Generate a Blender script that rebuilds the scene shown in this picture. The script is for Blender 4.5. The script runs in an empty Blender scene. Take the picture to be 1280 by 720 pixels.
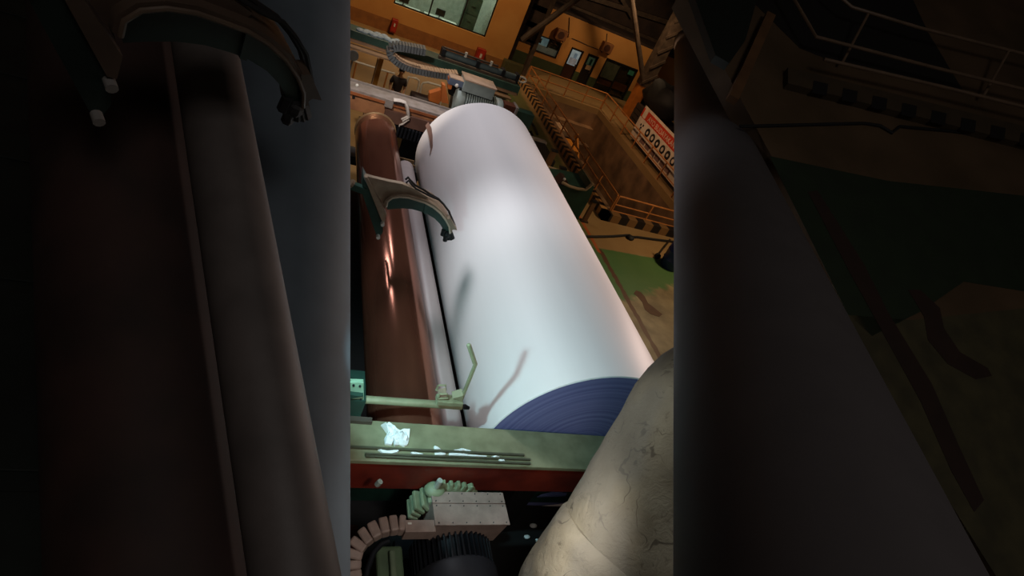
import bpy, bmesh, math, random
from mathutils import Vector, Matrix, noise
random.seed(7)
V = Vector
COL = bpy.context.scene.collection
# ------------------------------------------------------------------ camera
F = 720.0; H = 7.6
def _n(v): return v.normalized()
_d1 = _n(V((425-640, -268-360, F)))
_d2 = V((2216-640, 639-360, F)).normalized(); _d2 = _n(_d2 - _d1*_d2.dot(_d1))
_d3 = _d2.cross(_d1)
CAM = V((0, 0, H))
def ray(x, y):
    c = V((x-640, y-360, F)); return V((_d2.dot(c), _d1.dot(c), _d3.dot(c)))
def pX(x, y, X): r = ray(x, y); return r*(X/r.x) + CAM
def pY(x, y, Y): r = ray(x, y); return r*(Y/r.y) + CAM
def pZ(x, y, z): r = ray(x, y); return r*((z-H)/r.z) + CAM
def pD(x, y, d): return ray(x, y)*(d/F) + CAM
def pN(x, y, nrm, off):
    r = ray(x, y); return CAM + r*(off/nrm.dot(r))
cd = bpy.data.cameras.new('camera'); cam = bpy.data.objects.new('camera', cd); COL.objects.link(cam)
cx = V((_d2.x, _d1.x, _d3.x)); cy = -V((_d2.y, _d1.y, _d3.y)); cz = -V((_d2.z, _d1.z, _d3.z))
cam.matrix_world = Matrix(((cx.x, cy.x, cz.x, 0), (cx.y, cy.y, cz.y, 0), (cx.z, cy.z, cz.z, H), (0, 0, 0, 1)))
cd.sensor_width = 36; cd.lens = F/1280*36; cd.clip_start = .05; cd.clip_end = 200
bpy.context.scene.camera = cam

# ------------------------------------------------------------------ materials
def srgb(h):
    h = h.lstrip('#'); o = []
    for i in (0, 2, 4):
        c = int(h[i:i+2], 16)/255; o.append(c/12.92 if c <= .04045 else ((c+.055)/1.055)**2.4)
    return (*o, 1)
def mat(name, c, rough=.6, metal=0, var=.25, scale=4, c2=None, bump=0, bscale=30, stretch=None, spec=None, emit=0):
    m = bpy.data.materials.new(name); m.use_nodes = True; nt = m.node_tree; b = nt.nodes['Principled BSDF']
    c = srgb(c) if isinstance(c, str) else c
    b.inputs['Roughness'].default_value = rough; b.inputs['Metallic'].default_value = metal
    if spec is not None: b.inputs['Specular IOR Level'].default_value = spec
    g = nt.nodes.new('ShaderNodeNewGeometry'); nz = nt.nodes.new('ShaderNodeTexNoise')
    nz.inputs['Scale'].default_value = scale; nz.inputs['Detail'].default_value = 5
    if stretch:
        mp = nt.nodes.new('ShaderNodeMapping'); mp.inputs['Scale'].default_value = stretch
        nt.links.new(g.outputs['Position'], mp.inputs['Vector']); src = mp.outputs[0]
    else: src = g.outputs['Position']
    nt.links.new(src, nz.inputs['Vector'])
    r = nt.nodes.new('ShaderNodeValToRGB'); r.color_ramp.elements[0].position = .35; r.color_ramp.elements[1].position = .65
    dk = srgb(c2) if c2 else tuple(x*(1-var) for x in c[:3]) + (1,)
    r.color_ramp.elements[0].color = dk; r.color_ramp.elements[1].color = c
    nt.links.new(nz.outputs['Fac'], r.inputs['Fac']); nt.links.new(r.outputs['Color'], b.inputs['Base Color'])
    if bump:
        n2 = nt.nodes.new('ShaderNodeTexNoise'); n2.inputs['Scale'].default_value = bscale; n2.inputs['Detail'].default_value = 4
        nt.links.new(g.outputs['Position'], n2.inputs['Vector'])
        bp = nt.nodes.new('ShaderNodeBump'); bp.inputs['Strength'].default_value = bump; bp.inputs['Distance'].default_value = .02
        nt.links.new(n2.outputs['Fac'], bp.inputs['Height']); nt.links.new(bp.outputs['Normal'], b.inputs['Normal'])
    if emit:
        nt.links.new(r.outputs['Color'], b.inputs['Emission Color']); b.inputs['Emission Strength'].default_value = emit
    return m
def stripes(name, ca, cb, axis, period, phase=0):
    m = mat(name, ca, .6); nt = m.node_tree; b = nt.nodes['Principled BSDF']
    g = nt.nodes.new('ShaderNodeNewGeometry'); s = nt.nodes.new('ShaderNodeSeparateXYZ'); nt.links.new(g.outputs['Position'], s.inputs[0])
    a = nt.nodes.new('ShaderNodeMath'); a.operation = 'DIVIDE'; nt.links.new(s.outputs[axis], a.inputs[0]); a.inputs[1].default_value = period
    f = nt.nodes.new('ShaderNodeMath'); f.operation = 'FRACT'; nt.links.new(a.outputs[0], f.inputs[0])
    l = nt.nodes.new('ShaderNodeMath'); l.operation = 'LESS_THAN'; nt.links.new(f.outputs[0], l.inputs[0]); l.inputs[1].default_value = .5
    mx = nt.nodes.new('ShaderNodeMix'); mx.data_type = 'RGBA'; nt.links.new(l.outputs[0], mx.inputs['Factor'])
    mx.inputs['A'].default_value = srgb(ca); mx.inputs['B'].default_value = srgb(cb)
    nt.links.new(mx.outputs['Result'], b.inputs['Base Color']); return m
def glass(name, tint, op=.25):
    m = bpy.data.materials.new(name); m.use_nodes = True; nt = m.node_tree; nt.nodes.clear()
    o = nt.nodes.new('ShaderNodeOutputMaterial'); mx = nt.nodes.new('ShaderNodeMixShader'); mx.inputs[0].default_value = op
    t = nt.nodes.new('ShaderNodeBsdfTransparent'); t.inputs[0].default_value = srgb(tint)
    g = nt.nodes.new('ShaderNodeBsdfGlossy'); g.inputs['Roughness'].default_value = .05; g.inputs['Color'].default_value = (.5, .5, .5, 1)
    nt.links.new(t.outputs[0], mx.inputs[1]); nt.links.new(g.outputs[0], mx.inputs[2]); nt.links.new(mx.outputs[0], o.inputs[0]); return m

def floor_mat():
    m = mat('concrete_floor', '#9c8d66', .55, var=.35, scale=1.3, c2='#6d5f40', bump=.15, bscale=12)
    nt = m.node_tree; b = nt.nodes['Principled BSDF']; N = nt.nodes.new; L = nt.links.new
    g = N('ShaderNodeNewGeometry'); s = N('ShaderNodeSeparateXYZ'); L(g.outputs['Position'], s.inputs[0])
    nz = N('ShaderNodeTexNoise'); nz.inputs['Scale'].default_value = 3; nz.inputs['Detail'].default_value = 6; L(g.outputs['Position'], nz.inputs['Vector'])
    def mth(op, a, bb=None, clamp=False):
        n = N('ShaderNodeMath'); n.operation = op; n.use_clamp = clamp
        for i, q in enumerate((a, bb)):
            if q is None: continue
            if isinstance(q, (int, float)): n.inputs[i].default_value = q
            else: L(q, n.inputs[i])
        return n.outputs[0]
    X, Y = s.outputs[0], s.outputs[1]; NZ = mth('SUBTRACT', nz.outputs['Fac'], .5)
    def half(a, bb, c, w=.06, nzk=.25):     # soft step of a*X + b*Y + c > 0
        e = mth('ADD', mth('ADD', mth('MULTIPLY', X, a), mth('MULTIPLY', Y, bb)), mth('ADD', mth('MULTIPLY', NZ, nzk), c))
        return mth('ADD', mth('DIVIDE', e, w), .5, True)
    def mul(*q):
        o = q[0]
        for k in q[1:]: o = mth('MULTIPLY', o, k)
        return o
    prev = b.inputs['Base Color'].links[0].from_socket
    def layer(mask, c, k=1):
        nonlocal prev
        mx = N('ShaderNodeMix'); mx.data_type = 'RGBA'; L(mth('MULTIPLY', mask, k), mx.inputs['Factor'])
        L(prev, mx.inputs['A']); mx.inputs['B'].default_value = srgb(c); prev = mx.outputs['Result']
    def edge(p, q):
        P, Q = pZ(*p, 0), pZ(*q, 0); a_, b_ = -(Q.y-P.y), Q.x-P.x; k = math.hypot(a_, b_); return a_/k, b_/k, -(a_*P.x+b_*P.y)/k
    t1 = edge((742, 309), (842, 327)); t2 = edge((782, 374), (842, 357))
    layer(half(*t1), '#96764a', .8)                                             # bare ochre floor by the pit
    layer(mul(half(-t1[0], -t1[1], -t1[2], .05, .1), half(*t2, .25, .8), half(1, 0, -8.6)), '#3f6b34', .92)   # green coat
    layer(mul(half(-.2, 1, -10.5, .8, 1.4), half(-1, 0, 9.3), half(1, 0, -8, .2)), '#46663a', .7)
    layer(mul(half(0, 1, -17.5, .5), half(-1, 0, 9.95, .2), half(1, 0, -8.2, .2)), '#4a5a30', .75)
    layer(mul(half(1, 0, -9.3, .03, .14), half(-1, 0, 9.46, .03, .14), half(0, -1, 13.1)), '#54301c', .95)  # worn joint
    layer(mul(half(1, 0, -9.24, .03, .05), half(-1, 0, 9.36, .03, .05), half(0, 1, -12.9), half(0, -1, 16)), '#b4501e', .8)
    L(prev, b.inputs['Base Color']); return m

M = dict(
 floor=floor_mat(), pitc=mat('pit_concrete', '#8a6a4a', .8, c2='#5d4630', scale=1.2, bump=.3), black=mat('flat_black', '#0c0b0b', .7),  # black is a general near-black tone
 orange=mat('orange_wall_paint', '#c08a48', .65, c2='#b47c3c', scale=.8), dado=mat('green_dado_paint', '#3d4a2c', .6),
 darkroof=mat('dark_cladding', '#3a2a22', .8, c2='#241a16', scale=1.5), steel=mat('dusty_steel', '#57483c', .6, .3, c2='#40342b'),  # cladding mottled in two dark browns
 rail=mat('orange_rail_paint', '#b8763c', .5), paper=mat('white_paper', '#e9e6e4', .55, var=.03, scale=.6, stretch=(6, .25, 6)),
 brown=mat('brown_steel_roller', '#8c5844', .15, .7, c2='#784838', scale=3, stretch=(1, .2, 1)),
 grey=mat('grey_rubber_roller', '#a89d9a', .45, c2='#9a8f8d', scale=2, stretch=(1, .2, 1)),
 green=mat('pale_green_machine_paint', '#8a8c6e', .5, c2='#77785c', scale=5), dgreen=mat('dark_green_machine_paint', '#24443a', .45, c2='#1a332c'),
 mtan=mat('motor_box_tan', '#978278', .6, c2='#86736a', scale=9, bump=.1), motorg=mat('motor_green_paint', '#8a9678', .5, c2='#727f62', scale=8), tan=mat('dusty_tan_paint', '#94806a', .6, c2='#83705c', scale=9, bump=.1),
 red=mat('rusty_red_paint', '#7e2a1a', .55, c2='#5e1c12', scale=3), bar=mat('dull_steel_bar', '#6a6a56', .5, .5),
 scrap=mat('paper_scrap', '#eef2f2', .7, var=.05), dkmetal=mat('dark_motor_metal', '#23262c', .45, .4), blue=mat('blue_plastic', '#1c2f6e', .35), white=mat('white_paint', '#d8d5cc', .5),
 redbox=mat('hydrant_red', '#9c2418', .4), teal=mat('teal_beam_paint', '#2a4a40', .5, c2='#213c34'), chain=mat('chain_link_grey', '#5e6468', .5),
 chaintop=mat('chain_dusty_top', '#c0a48c', .6), beamtop=mat('grey_beam_top', '#8f8783', .55, c2='#7a7069', scale=6),
 beamweb=mat('brown_beam_web', '#a8744e', .55, 0, c2='#8d5f42', scale=4), cloth=mat('dirty_rag', '#c9c0b8', .8), skin=mat('skin', '#b08260', .6),
 shirt=mat('dark_shirt', '#2a2426', .8), hair=mat('black_hair', '#141010', .6), yellow=mat('ochre_yellow_paint', '#b5761f', .5),
 brass=mat('brass_strip', '#a88a66', .35, .7), tear=mat('torn_brown_paper', '#8a6a5c', .8), dkpipe=mat('darkened_grey', '#4b4748', .7, var=.1),  # dkpipe has the side bay's dimness put into its grey
 dkbrown=mat('darkened_brown', '#34201a', .75, 0, c2='#22140f', scale=2), dkgrey=mat('darkened_paper', '#56616a', .7, var=.1), dkstrip=mat('darkened_warm_grey', '#5a5350', .6),  # the three dk tones are darkened to stand in for dim light
 glass=glass('clear_glass', '#e2ebe5', .1), frame=mat('black_window_frame', '#15120f', .5), deskm=mat('white_desk', '#dfe6dc', .5),
 roomw=mat('pale_green_room', '#b3bbae', .8), signw=mat('sign_white', '#d8c9b4', .5), signr=mat('sign_red', '#c4391c', .5), sgrey=mat('sign_caption_grey', '#7a5f58', .6),
 litp=mat('lit_pane', '#9fb8c4', .4, emit=.25), blind=mat('grey_blind', '#8a7c70', .7), dbrown=mat('door_brown', '#3a1c12', .5), screen=mat('monitor_black', '#101214', .3),
)
# blue-violet roll end with wound rings about the roll axis
RX, RZ, RR, RY0, RY1 = 4.256, 2.223, 1.4, 4.05, 12.0
def ring_mat():
    m = mat('roll_end_blue_grey', '#5f6492', .6); nt = m.node_tree; b = nt.nodes['Principled BSDF']
    g = nt.nodes.new('ShaderNodeNewGeometry'); s = nt.nodes.new('ShaderNodeVectorMath'); s.operation = 'SUBTRACT'; s.inputs[1].default_value = (RX, 0, RZ)
    nt.links.new(g.outputs['Position'], s.inputs[0]); k = nt.nodes.new('ShaderNodeVectorMath'); k.operation = 'MULTIPLY'; k.inputs[1].default_value = (1, 0, 1)
    nt.links.new(s.outputs[0], k.inputs[0]); ln = nt.nodes.new('ShaderNodeVectorMath'); ln.operation = 'LENGTH'; nt.links.new(k.outputs[0], ln.inputs[0])
    nz = nt.nodes.new('ShaderNodeTexNoise'); nz.noise_dimensions = '1D'; nz.inputs['Scale'].default_value = 22; nz.inputs['Detail'].default_value = 3
    nt.links.new(ln.outputs['Value'], nz.inputs['W']); r = nt.nodes.new('ShaderNodeValToRGB')
    r.color_ramp.elements[0].position = .3; r.color_ramp.elements[0].color = srgb('#6a70a8'); r.color_ramp.elements[1].position = .7; r.color_ramp.elements[1].color = srgb('#868bc0')
    nt.links.new(nz.outputs['Fac'], r.inputs['Fac']); nt.links.new(r.outputs['Color'], b.inputs['Base Color']); return m
M['ring'] = ring_mat()
def lag_mat():
    m = mat('plastered_lagging', '#a09a86', .9, scale=2.2, c2='#7d7460'); nt = m.node_tree; b = nt.nodes['Principled BSDF']; N = nt.nodes.new; L = nt.links.new
    prev = b.inputs['Base Color'].links[0].from_socket; g = N('ShaderNodeNewGeometry')
    w = N('ShaderNodeTexNoise'); w.inputs['Scale'].default_value = 2.5; w.inputs['Detail'].default_value = 3; L(g.outputs['Position'], w.inputs['Vector'])
    ad = N('ShaderNodeVectorMath'); ad.operation = 'ADD'; L(g.outputs['Position'], ad.inputs[0]); L(w.outputs['Color'], ad.inputs[1])
    def layer(val, lo, hi, c, k):
        nonlocal prev
        r = N('ShaderNodeMapRange'); r.inputs['From Min'].default_value = lo; r.inputs['From Max'].default_value = hi; r.inputs['To Min'].default_value = k; r.inputs['To Max'].default_value = 0; L(val, r.inputs['Value'])
        mx = N('ShaderNodeMix'); mx.data_type = 'RGBA'; L(r.outputs['Result'], mx.inputs['Factor']); L(prev, mx.inputs['A']); mx.inputs['B'].default_value = srgb(c); prev = mx.outputs['Result']
    v = N('ShaderNodeTexVoronoi'); v.feature = 'DISTANCE_TO_EDGE'; v.inputs['Scale'].default_value = 1.5; L(ad.outputs[0], v.inputs['Vector'])
    n3 = N('ShaderNodeTexNoise'); n3.inputs['Scale'].default_value = 3.5; n3.inputs['Detail'].default_value = 4; L(g.outputs['Position'], n3.inputs['Vector'])
    cr = N('ShaderNodeMath'); cr.operation = 'MULTIPLY_ADD'; L(n3.outputs['Fac'], cr.inputs[0]); cr.inputs[1].default_value = .12; L(v.outputs['Distance'], cr.inputs[2])
    layer(cr.outputs[0], .055, .068, '#4a4236', .75)
    n4 = N('ShaderNodeTexNoise'); n4.inputs['Scale'].default_value = 9; n4.inputs['Detail'].default_value = 6; n4.inputs['Roughness'].default_value = .7; L(ad.outputs[0], n4.inputs['Vector'])
    layer(n4.outputs['Fac'], .33, .42, '#5c5344', .6)
    n5 = N('ShaderNodeTexNoise'); n5.inputs['Scale'].default_value = 1.1; L(g.outputs['Position'], n5.inputs['Vector'])
    layer(n5.outputs['Fac'], .4, .5, '#8c8d86', .5)
    L(prev, b.inputs['Base Color'])
    sm = N('ShaderNodeMath'); sm.operation = 'ADD'; L(n3.outputs['Fac'], sm.inputs[0]); L(n4.outputs['Fac'], sm.inputs[1])
    bp = N('ShaderNodeBump'); bp.inputs['Strength'].default_value = .4; bp.inputs['Distance'].default_value = .05; L(sm.outputs[0], bp.inputs['Height']); L(bp.outputs['Normal'], b.inputs['Normal'])
    return m
M['lag'] = lag_mat()

# ------------------------------------------------------------------ mesh helpers
ORG = {}
class MB:
    def __init__(s): s.v = []; s.f = []
    def add(s, vs, fs):
        k = len(s.v); s.v += [V(p) for p in vs]; s.f += [tuple(i+k for i in f) for f in fs]; return s
    def hexa(s, p):     # 8 corners: bottom ring then top ring
        return s.add(p, [(3,2,1,0),(4,5,6,7),(0,1,5,4),(1,2,6,5),(2,3,7,6),(3,0,4,7)])
    def box(s, x0, x1, y0, y1, z0, z1):
        return s.hexa([(x0,y0,z0),(x1,y0,z0),(x1,y1,z0),(x0,y1,z0),(x0,y0,z1),(x1,y0,z1),(x1,y1,z1),(x0,y1,z1)])
    def prism(s, pts, vec):
        n = len(pts); pts = [V(p) for p in pts]; vec = V(vec)
        return s.add(pts + [p+vec for p in pts], [tuple(range(n-1,-1,-1)), tuple(range(n, 2*n))] + [(i,(i+1)%n,n+(i+1)%n,n+i) for i in range(n)])
    def loft(s, rings, cap=True):
        n = len(rings[0]); vs = [p for r in rings for p in r]; fs = []
        for k in range(len(rings)-1):
            for i in range(n): fs.append((k*n+i, k*n+(i+1)%n, (k+1)*n+(i+1)%n, (k+1)*n+i))
        if cap: fs += [tuple(range(n-1,-1,-1)), tuple(range((len(rings)-1)*n, len(rings)*n))]
        return s.add(vs, fs)
    def tube(s, path, r, seg=10, sq=1.0):
        path = [V(p) for p in path]; rs = r if isinstance(r, (list, tuple)) else [r]*len(path); rings = []
        up = None
        for i, p in enumerate(path):
            d = (path[min(i+1, len(path)-1)] - path[max(i-1, 0)]).normalized()
            if up is None: up = V((0,0,1)) if abs(d.z) < .9 else V((1,0,0))
            u = d.cross(up).normalized(); w = u.cross(d).normalized(); up = w
            rings.append([p + (u*math.cos(a) + w*math.sin(a)*sq)*rs[i] for a in [2*math.pi*k/seg for k in range(seg)]])
        return s.loft(rings)
    def obar(s, a, b, w, h, up=(0,0,1)):    # rectangular bar from a to b
        a, b = V(a), V(b); d = (b-a).normalized(); u = d.cross(V(up)).normalized(); t = u.cross(d).normalized()
        c = [(-1,-1),(1,-1),(1,1),(-1,1)]
        return s.hexa([a+u*i*w/2+t*j*h/2 for i,j in c] + [b+u*i*w/2+t*j*h/2 for i,j in c])
    def ball(s, c, r, nu=12, nv=8):
        c = V(c); r = V(r) if not isinstance(r, (int,float)) else V((r,r,r)); vs = []; fs = []
        for j in range(1, nv):
            for i in range(nu):
                t = math.pi*j/nv; q = 2*math.pi*i/nu; vs.append(c+V((r.x*math.sin(t)*math.cos(q), r.y*math.sin(t)*math.sin(q), r.z*math.cos(t))))
        for j in range(nv-2):
            for i in range(nu): fs.append((j*nu+i, (j+1)*nu+i, (j+1)*nu+(i+1)%nu, j*nu+(i+1)%nu))
        k = len(vs); vs += [c+V((0,0,r.z)), c-V((0,0,r.z))]
        for i in range(nu): fs += [(k, i, (i+1)%nu), (k+1, (nv-2)*nu+(i+1)%nu, (nv-2)*nu+i)]
        return s.add(vs, fs)
    def build(s, name, m, parent=None, smooth=False, bevel=0):
        if parent is not None: o0 = ORG[parent.name]
        else:
            o0 = V((sum(p.x for p in s.v)/len(s.v), sum(p.y for p in s.v)/len(s.v), min(p.z for p in s.v)))
        me = bpy.data.meshes.new(name); me.from_pydata([p-o0 for p in s.v], [], s.f)
        bm = bmesh.new(); bm.from_mesh(me); bmesh.ops.recalc_face_normals(bm, faces=bm.faces)
        bm.to_mesh(me); bm.free()
        me.materials.append(M[m] if isinstance(m, str) else m)
        o = bpy.data.objects.new(name, me); COL.objects.link(o)
        if parent is None: o.location = o0
        else: o.parent = parent
        ORG[o.name] = o0
        if smooth:
            for p in me.polygons: p.use_smooth = True
            bm = bmesh.new(); bm.from_mesh(me)
            for e in bm.edges:
                if len(e.link_faces) == 2 and e.calc_face_angle(0) > .7: e.smooth = False
            bm.to_mesh(me); bm.free()
        if bevel:
            md = o.modifiers.new('bevel', 'BEVEL'); md.width = bevel; md.segments = 2; md.limit_method = 'ANGLE'
        return o
def thing(name, label, cat, loc, group=None):
    o = bpy.data.objects.new(name, None); o.empty_display_size = .1; COL.objects.link(o); o.location = loc; ORG[o.name] = V(loc)
    o['label'] = label; o['category'] = cat
    if group: o['group'] = group
    return o
def tag(o, label, cat, group=None):
    o['label'] = label; o['category'] = cat
    if group: o['group'] = group
    return o
def struct(o): o['kind'] = 'structure'; return o
def B(*a): return MB().box(*a)
def lerp(a, b, t): return a + (b-a)*t
def cyl_px(vp, a, b, r):       # cylinder axis (point, direction) whose two silhouettes pass through two sight lines
    d = ray(*vp).normalized(); u = d.cross(V((0,0,1))).normalized(); v = u.cross(d)
    A = [math.atan2(ray(*p).dot(v), ray(*p).dot(u)) for p in (a, b)]
    m = sum(A)/2; h = abs(A[0]-A[1])/2; D = r/math.sin(h)
    return CAM + (u*math.cos(m) + v*math.sin(m))*D, d

# ================================================================== SETTING
PX0, PX1, PY0, PY1 = 10.45, 15.0, 15.3, 27.3
fl = MB()
fl.box(-14, PX0, -4, 34, -.3, 0).box(PX1, 34, -4, 34, -.3, 0).box(PX0, PX1, -4, PY0, -.3, 0).box(PX0, PX1, PY1, 34, -.3, 0)
struct(fl.build('floor', 'floor'))
pf = B(PX0-.3, PX1+.3, PY0-.3, PY1+.3, -4.3, -4.0); struct(pf.build('floor_pit', 'black'))
struct(B(PX0-.3, PX0, PY0, PY1, -4, -.3).build('wall_pit_left', 'pitc'))
struct(B(PX1, PX1+.3, PY0, PY1, -4, -.3).build('wall_pit_right', 'pitc'))
struct(B(PX0, PX1, PY0-.3, PY0, -4, -.3).build('wall_pit_near', 'pitc'))
w = B(PX0, PX1, PY1, PY1+.3, -4, -.3)
for k in range(3): w.box(PX0, PX1, PY1-.45*(3-k), PY1-.45*(2-k), -4, -2.6+.8*k)
struct(w.build('wall_pit_back', 'pitc'))
# hazard striped kerbs
struct(B(10.2, 10.45, PY0-.3, 27.2, 0, .28).build('trim_1', stripes('hazard_paint_long', '#b0814a', '#1a1210', 1, .42)))
struct(B(10.2, 24, PY0-.3, PY0-.02, 0, .28).build('trim_2', stripes('hazard_paint_near', '#7a5a34', '#15100e', 0, .68)))
struct(B(10.45, 10.75, PY0, 27.2, 0, .2).build('trim_3', 'pitc'))

# back walls
def wall_holes(name, x0, x1, y, t, z0, z1, holes, m):
    b = MB(); xs = sorted({x0, x1, *[h[0] for h in holes], *[h[1] for h in holes]})
    for a, c in zip(xs, xs[1:]):
        hs = sorted([h for h in holes if h[0] <= a and h[1] >= c], key=lambda h: h[2]); z = z0
        for h in hs:
            if h[2] > z: b.box(a, c, y, y+t, z, h[2])
            z = h[3]
        if z < z1: b.box(a, c, y, y+t, z, z1)
    return struct(b.build(name, m))
W1 = 28.0; W2 = 30.7
a = pY(492, 4, W1); c = pY(607, 48, W1); tR = pY(622, 2, W1)
wx0, wx1, wz0 = a.x, (c.x+tR.x)/2, (pY(490, 3, W1).z + c.z)/2; wz1 = 3.6
wall_holes('wall_back_left', -14, 9.55, W1, .25, .55, 7.5, [(wx0, wx1, wz0, wz1)], 'orange')
struct(B(-14, 9.55, W1-.02, W1+.25, 0, .55).build('trim_4', mat('dado_band_brown', '#96602e', .7)))
# control room behind the glass
struct(B(wx0-1.5, wx1+1.5, W1+4, W1+4.2, 0, 4.5).build('wall_control_room_back', 'roomw'))
struct(B(wx0-1.5, wx1+1.5, W1+.3, W1+4, wz0-1.0, wz0-.9).build('floor_control_room', 'roomw'))
struct(B(wx1+.1, wx1+.25, W1+.26, W1+4, 0, 4.5).build('wall_control_room_right', 'roomw'))
wn = struct(MB().box(wx0, wx1, W1+.08, W1+.13, wz0, wz0+.06).box(wx0, wx1, W1+.08, W1+.13, wz1-.06, wz1)
    .box(wx0, wx0+.06, W1+.08, W1+.13, wz0, wz1).box(wx1-.06, wx1, W1+.08, W1+.13, wz0, wz1).build('window_1', 'frame'))
for t in (.365, .70):
    xx = lerp(wx0, wx1, t); B(xx-.03, xx+.03, W1+.08, W1+.13, wz0, wz1).build('mullion', 'frame', wn)
B(wx0+.06, wx1-.06, W1+.1, W1+.112, wz0+.06, wz1-.06).build('pane', 'glass', wn)
def desk(x, y, wdt, dep, z, lab):
    t = thing('office_desk', lab, 'desk', (x, y, z-.75))
    B(x-wdt/2, x+wdt/2, y-dep/2, y+dep/2, z-.05, z).build('desk_top', 'deskm', t)
    for sx in (-1, 1): B(x+sx*(wdt/2-.05)-.03, x+sx*(wdt/2-.05)+.03, y-dep/2, y+dep/2, z-.8, z-.05).build('side_panel', 'deskm', t)
    B(x-wdt/2+.08, x+wdt/2-.08, y+dep/2-.04, y+dep/2, z-.6, z-.05).build('back_panel', 'deskm', t)
dz = wz0-.15
desk(wx0+.75, W1+.95, 1.3, .7, dz, 'white desk behind the left pane of the long control room window')
desk(wx0+2.4, W1+1.0, 1.6, .75, dz, 'white desk behind the middle pane of the long control room window')
def monitor(x, y, z, lab):
    t = thing('computer_monitor', lab, 'monitor', (x, y, z))
    B(x-.22, x+.22, y-.02, y+.02, z+.12, z+.42).build('screen', 'screen', t, bevel=.01)
    B(x-.12, x+.12, y-.08, y+.08, z, z+.015).build('stand', 'screen', t); B(x-.02, x+.02, y+.01, y+.04, z, z+.2).build('neck', 'screen', t)
monitor(wx0+.55, W1+1.0, dz, 'small black monitor on the desk behind the left window pane')
monitor(wx0+2.3, W1+1.05, dz, 'small black monitor on the desk behind the middle window pane')
oc = thing('filing_cabinet', 'tall grey-green cabinet behind the right pane of the control room window', 'cabinet', (wx1-.75, W1+1.2, wz0-.9))
B(wx1-1.1, wx1-.4, W1+1, W1+1.4, wz0-.9, wz0+1.3).build('body', mat('cabinet_grey_green', '#4c5f52', .5), oc)
for k in range(3): B(wx1-1.06, wx1-.44, W1+.97, W1+1, wz0-.85+k*.7, wz0-.2+k*.7).build('drawer', mat('drawer_front', '#5c7062', .5), oc)
for o_ in list(oc.children):
    if o_.name.startswith('drawer'):
        zc = sum((v.co.z for v in o_.data.vertices), 0)/8 + wz0-.9; B(wx1-.85, wx1-.65, W1+.94, W1+.97, zc, zc+.03).build('handle', 'steel', o_)

def hydrant(px, Y, wd, ht, lab):
    p = pY(*px, Y); x = p.x
    t = thing('hydrant_box', lab, 'hydrant box', (x, Y-.15, 0))
    z = p.z if wd < .3 else 0
    B(x-wd/2, x+wd/2, Y-.32, Y-.02, z, z+ht).build('body', 'redbox', t, bevel=.01)
    B(x-wd/2+.05, x+wd/2-.05, Y-.34, Y-.32, z+.06, z+ht-.06).build('door', mat('hydrant_door_red', '#b02c1c', .4), t)
    B(x-wd*.12, x+wd*.12, Y-.352, Y-.34, z+ht*.5, z+ht*.75).build('label_plate', 'white', t)
hydrant((490, 38), W1, .26, .55, 'small red hydrant box on the orange wall left of the control room window')
hydrant((595, 79), W1, .42, .75, 'larger red hydrant box at the foot of the orange wall below the window corner')

# recess wall
def q(x, y): p = pY(x, y, W2); return p.x, p.z
topz = (q(670, 4)[1] + q(815, 60)[1])/2
def rect(pts):
    ps = [q(*p) for p in pts]; xs = sorted(p[0] for p in ps); zs = sorted(p[1] for p in ps)
    return ((xs[0]+xs[1])/2, (xs[2]+xs[3])/2, (zs[0]+zs[1])/2, (zs[2]+zs[3])/2)
R_win = rect([(669,42),(703,53),(695,73),(663,62)])
R_d1 = rect([(714,58),(729,64),(713,104),(699,98)]); R_d1 = (R_d1[0], R_d1[1], 0, R_d1[3])
R_d2 = rect([(735,66),(747,71),(733,108),(720,103)]); R_d2 = (R_d2[0], R_d2[1], 0, R_d2[3])
R_sh = rect([(757,72),(796,86),(782,122),(742,110)]); R_sh = (R_sh[0], R_sh[1], 0, R_sh[3])
dadoz = .62
cut = [R_win, (R_d1[0], R_d1[1], dadoz, R_d1[3]), (R_d2[0], R_d2[1], dadoz, R_d2[3]), (R_sh[0], R_sh[1], dadoz, R_sh[3])]
wall_holes('wall_back', 9.6, 34, W2, .25, dadoz, topz, cut, 'orange')
dd = MB(); xs = [9.6, R_d1[0], R_d1[1], R_d2[0], R_d2[1], R_sh[0], R_sh[1], 34]
for i in range(0, 8, 2): dd.box(xs[i], xs[i+1], W2-.015, W2+.25, 0, dadoz)
struct(dd.build('trim_5', 'dado'))
struct(B(R_d1[0]+.3, R_d2[1]+.4, W2+2, W2+2.1, 0, 3).build('wall_recess_room_back', 'darkroof'))
def frame_box(b, x0, x1, z0, z1, y, w=.06, d=.1):
    return b.box(x0, x1, y, y+d, z0, z0+w).box(x0, x1, y, y+d, z1-w, z1).box(x0, x0+w, y, y+d, z0, z1).box(x1-w, x1, y, y+d, z0, z1)
x0, x1, z0, z1 = R_win
w2 = struct(frame_box(MB(), x0, x1, z0, z1, W2-.03).build('window_2', 'frame'))
B(x0+.05, x1-.05, W2+.03, W2+.04, z0+.05, z1-.05).build('pane', 'glass', w2)
B(lerp(x0, x1, .55)-.03, lerp(x0, x1, .55)+.03, W2, W2+.03, lerp(z0, z1, .4), z1).build('mullion', 'frame', w2)
B(x0, x1, W2+.12, W2+.2, z0, lerp(z0, z1, .42)).build('lower_board', mat('pale_board', '#a89c92', .6, emit=.12), w2)
B(x0, lerp(x0, x1, .57), W2+.2, W2+.23, lerp(z0, z1, .42), z1).build('lit_backing', 'litp', w2)
B(lerp(x0, x1, .57), x1, W2+.2, W2+.23, lerp(z0, z1, .42), z1).build('dark_backing', mat('window_dark_backing', '#26343a', .5), w2)
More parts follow.
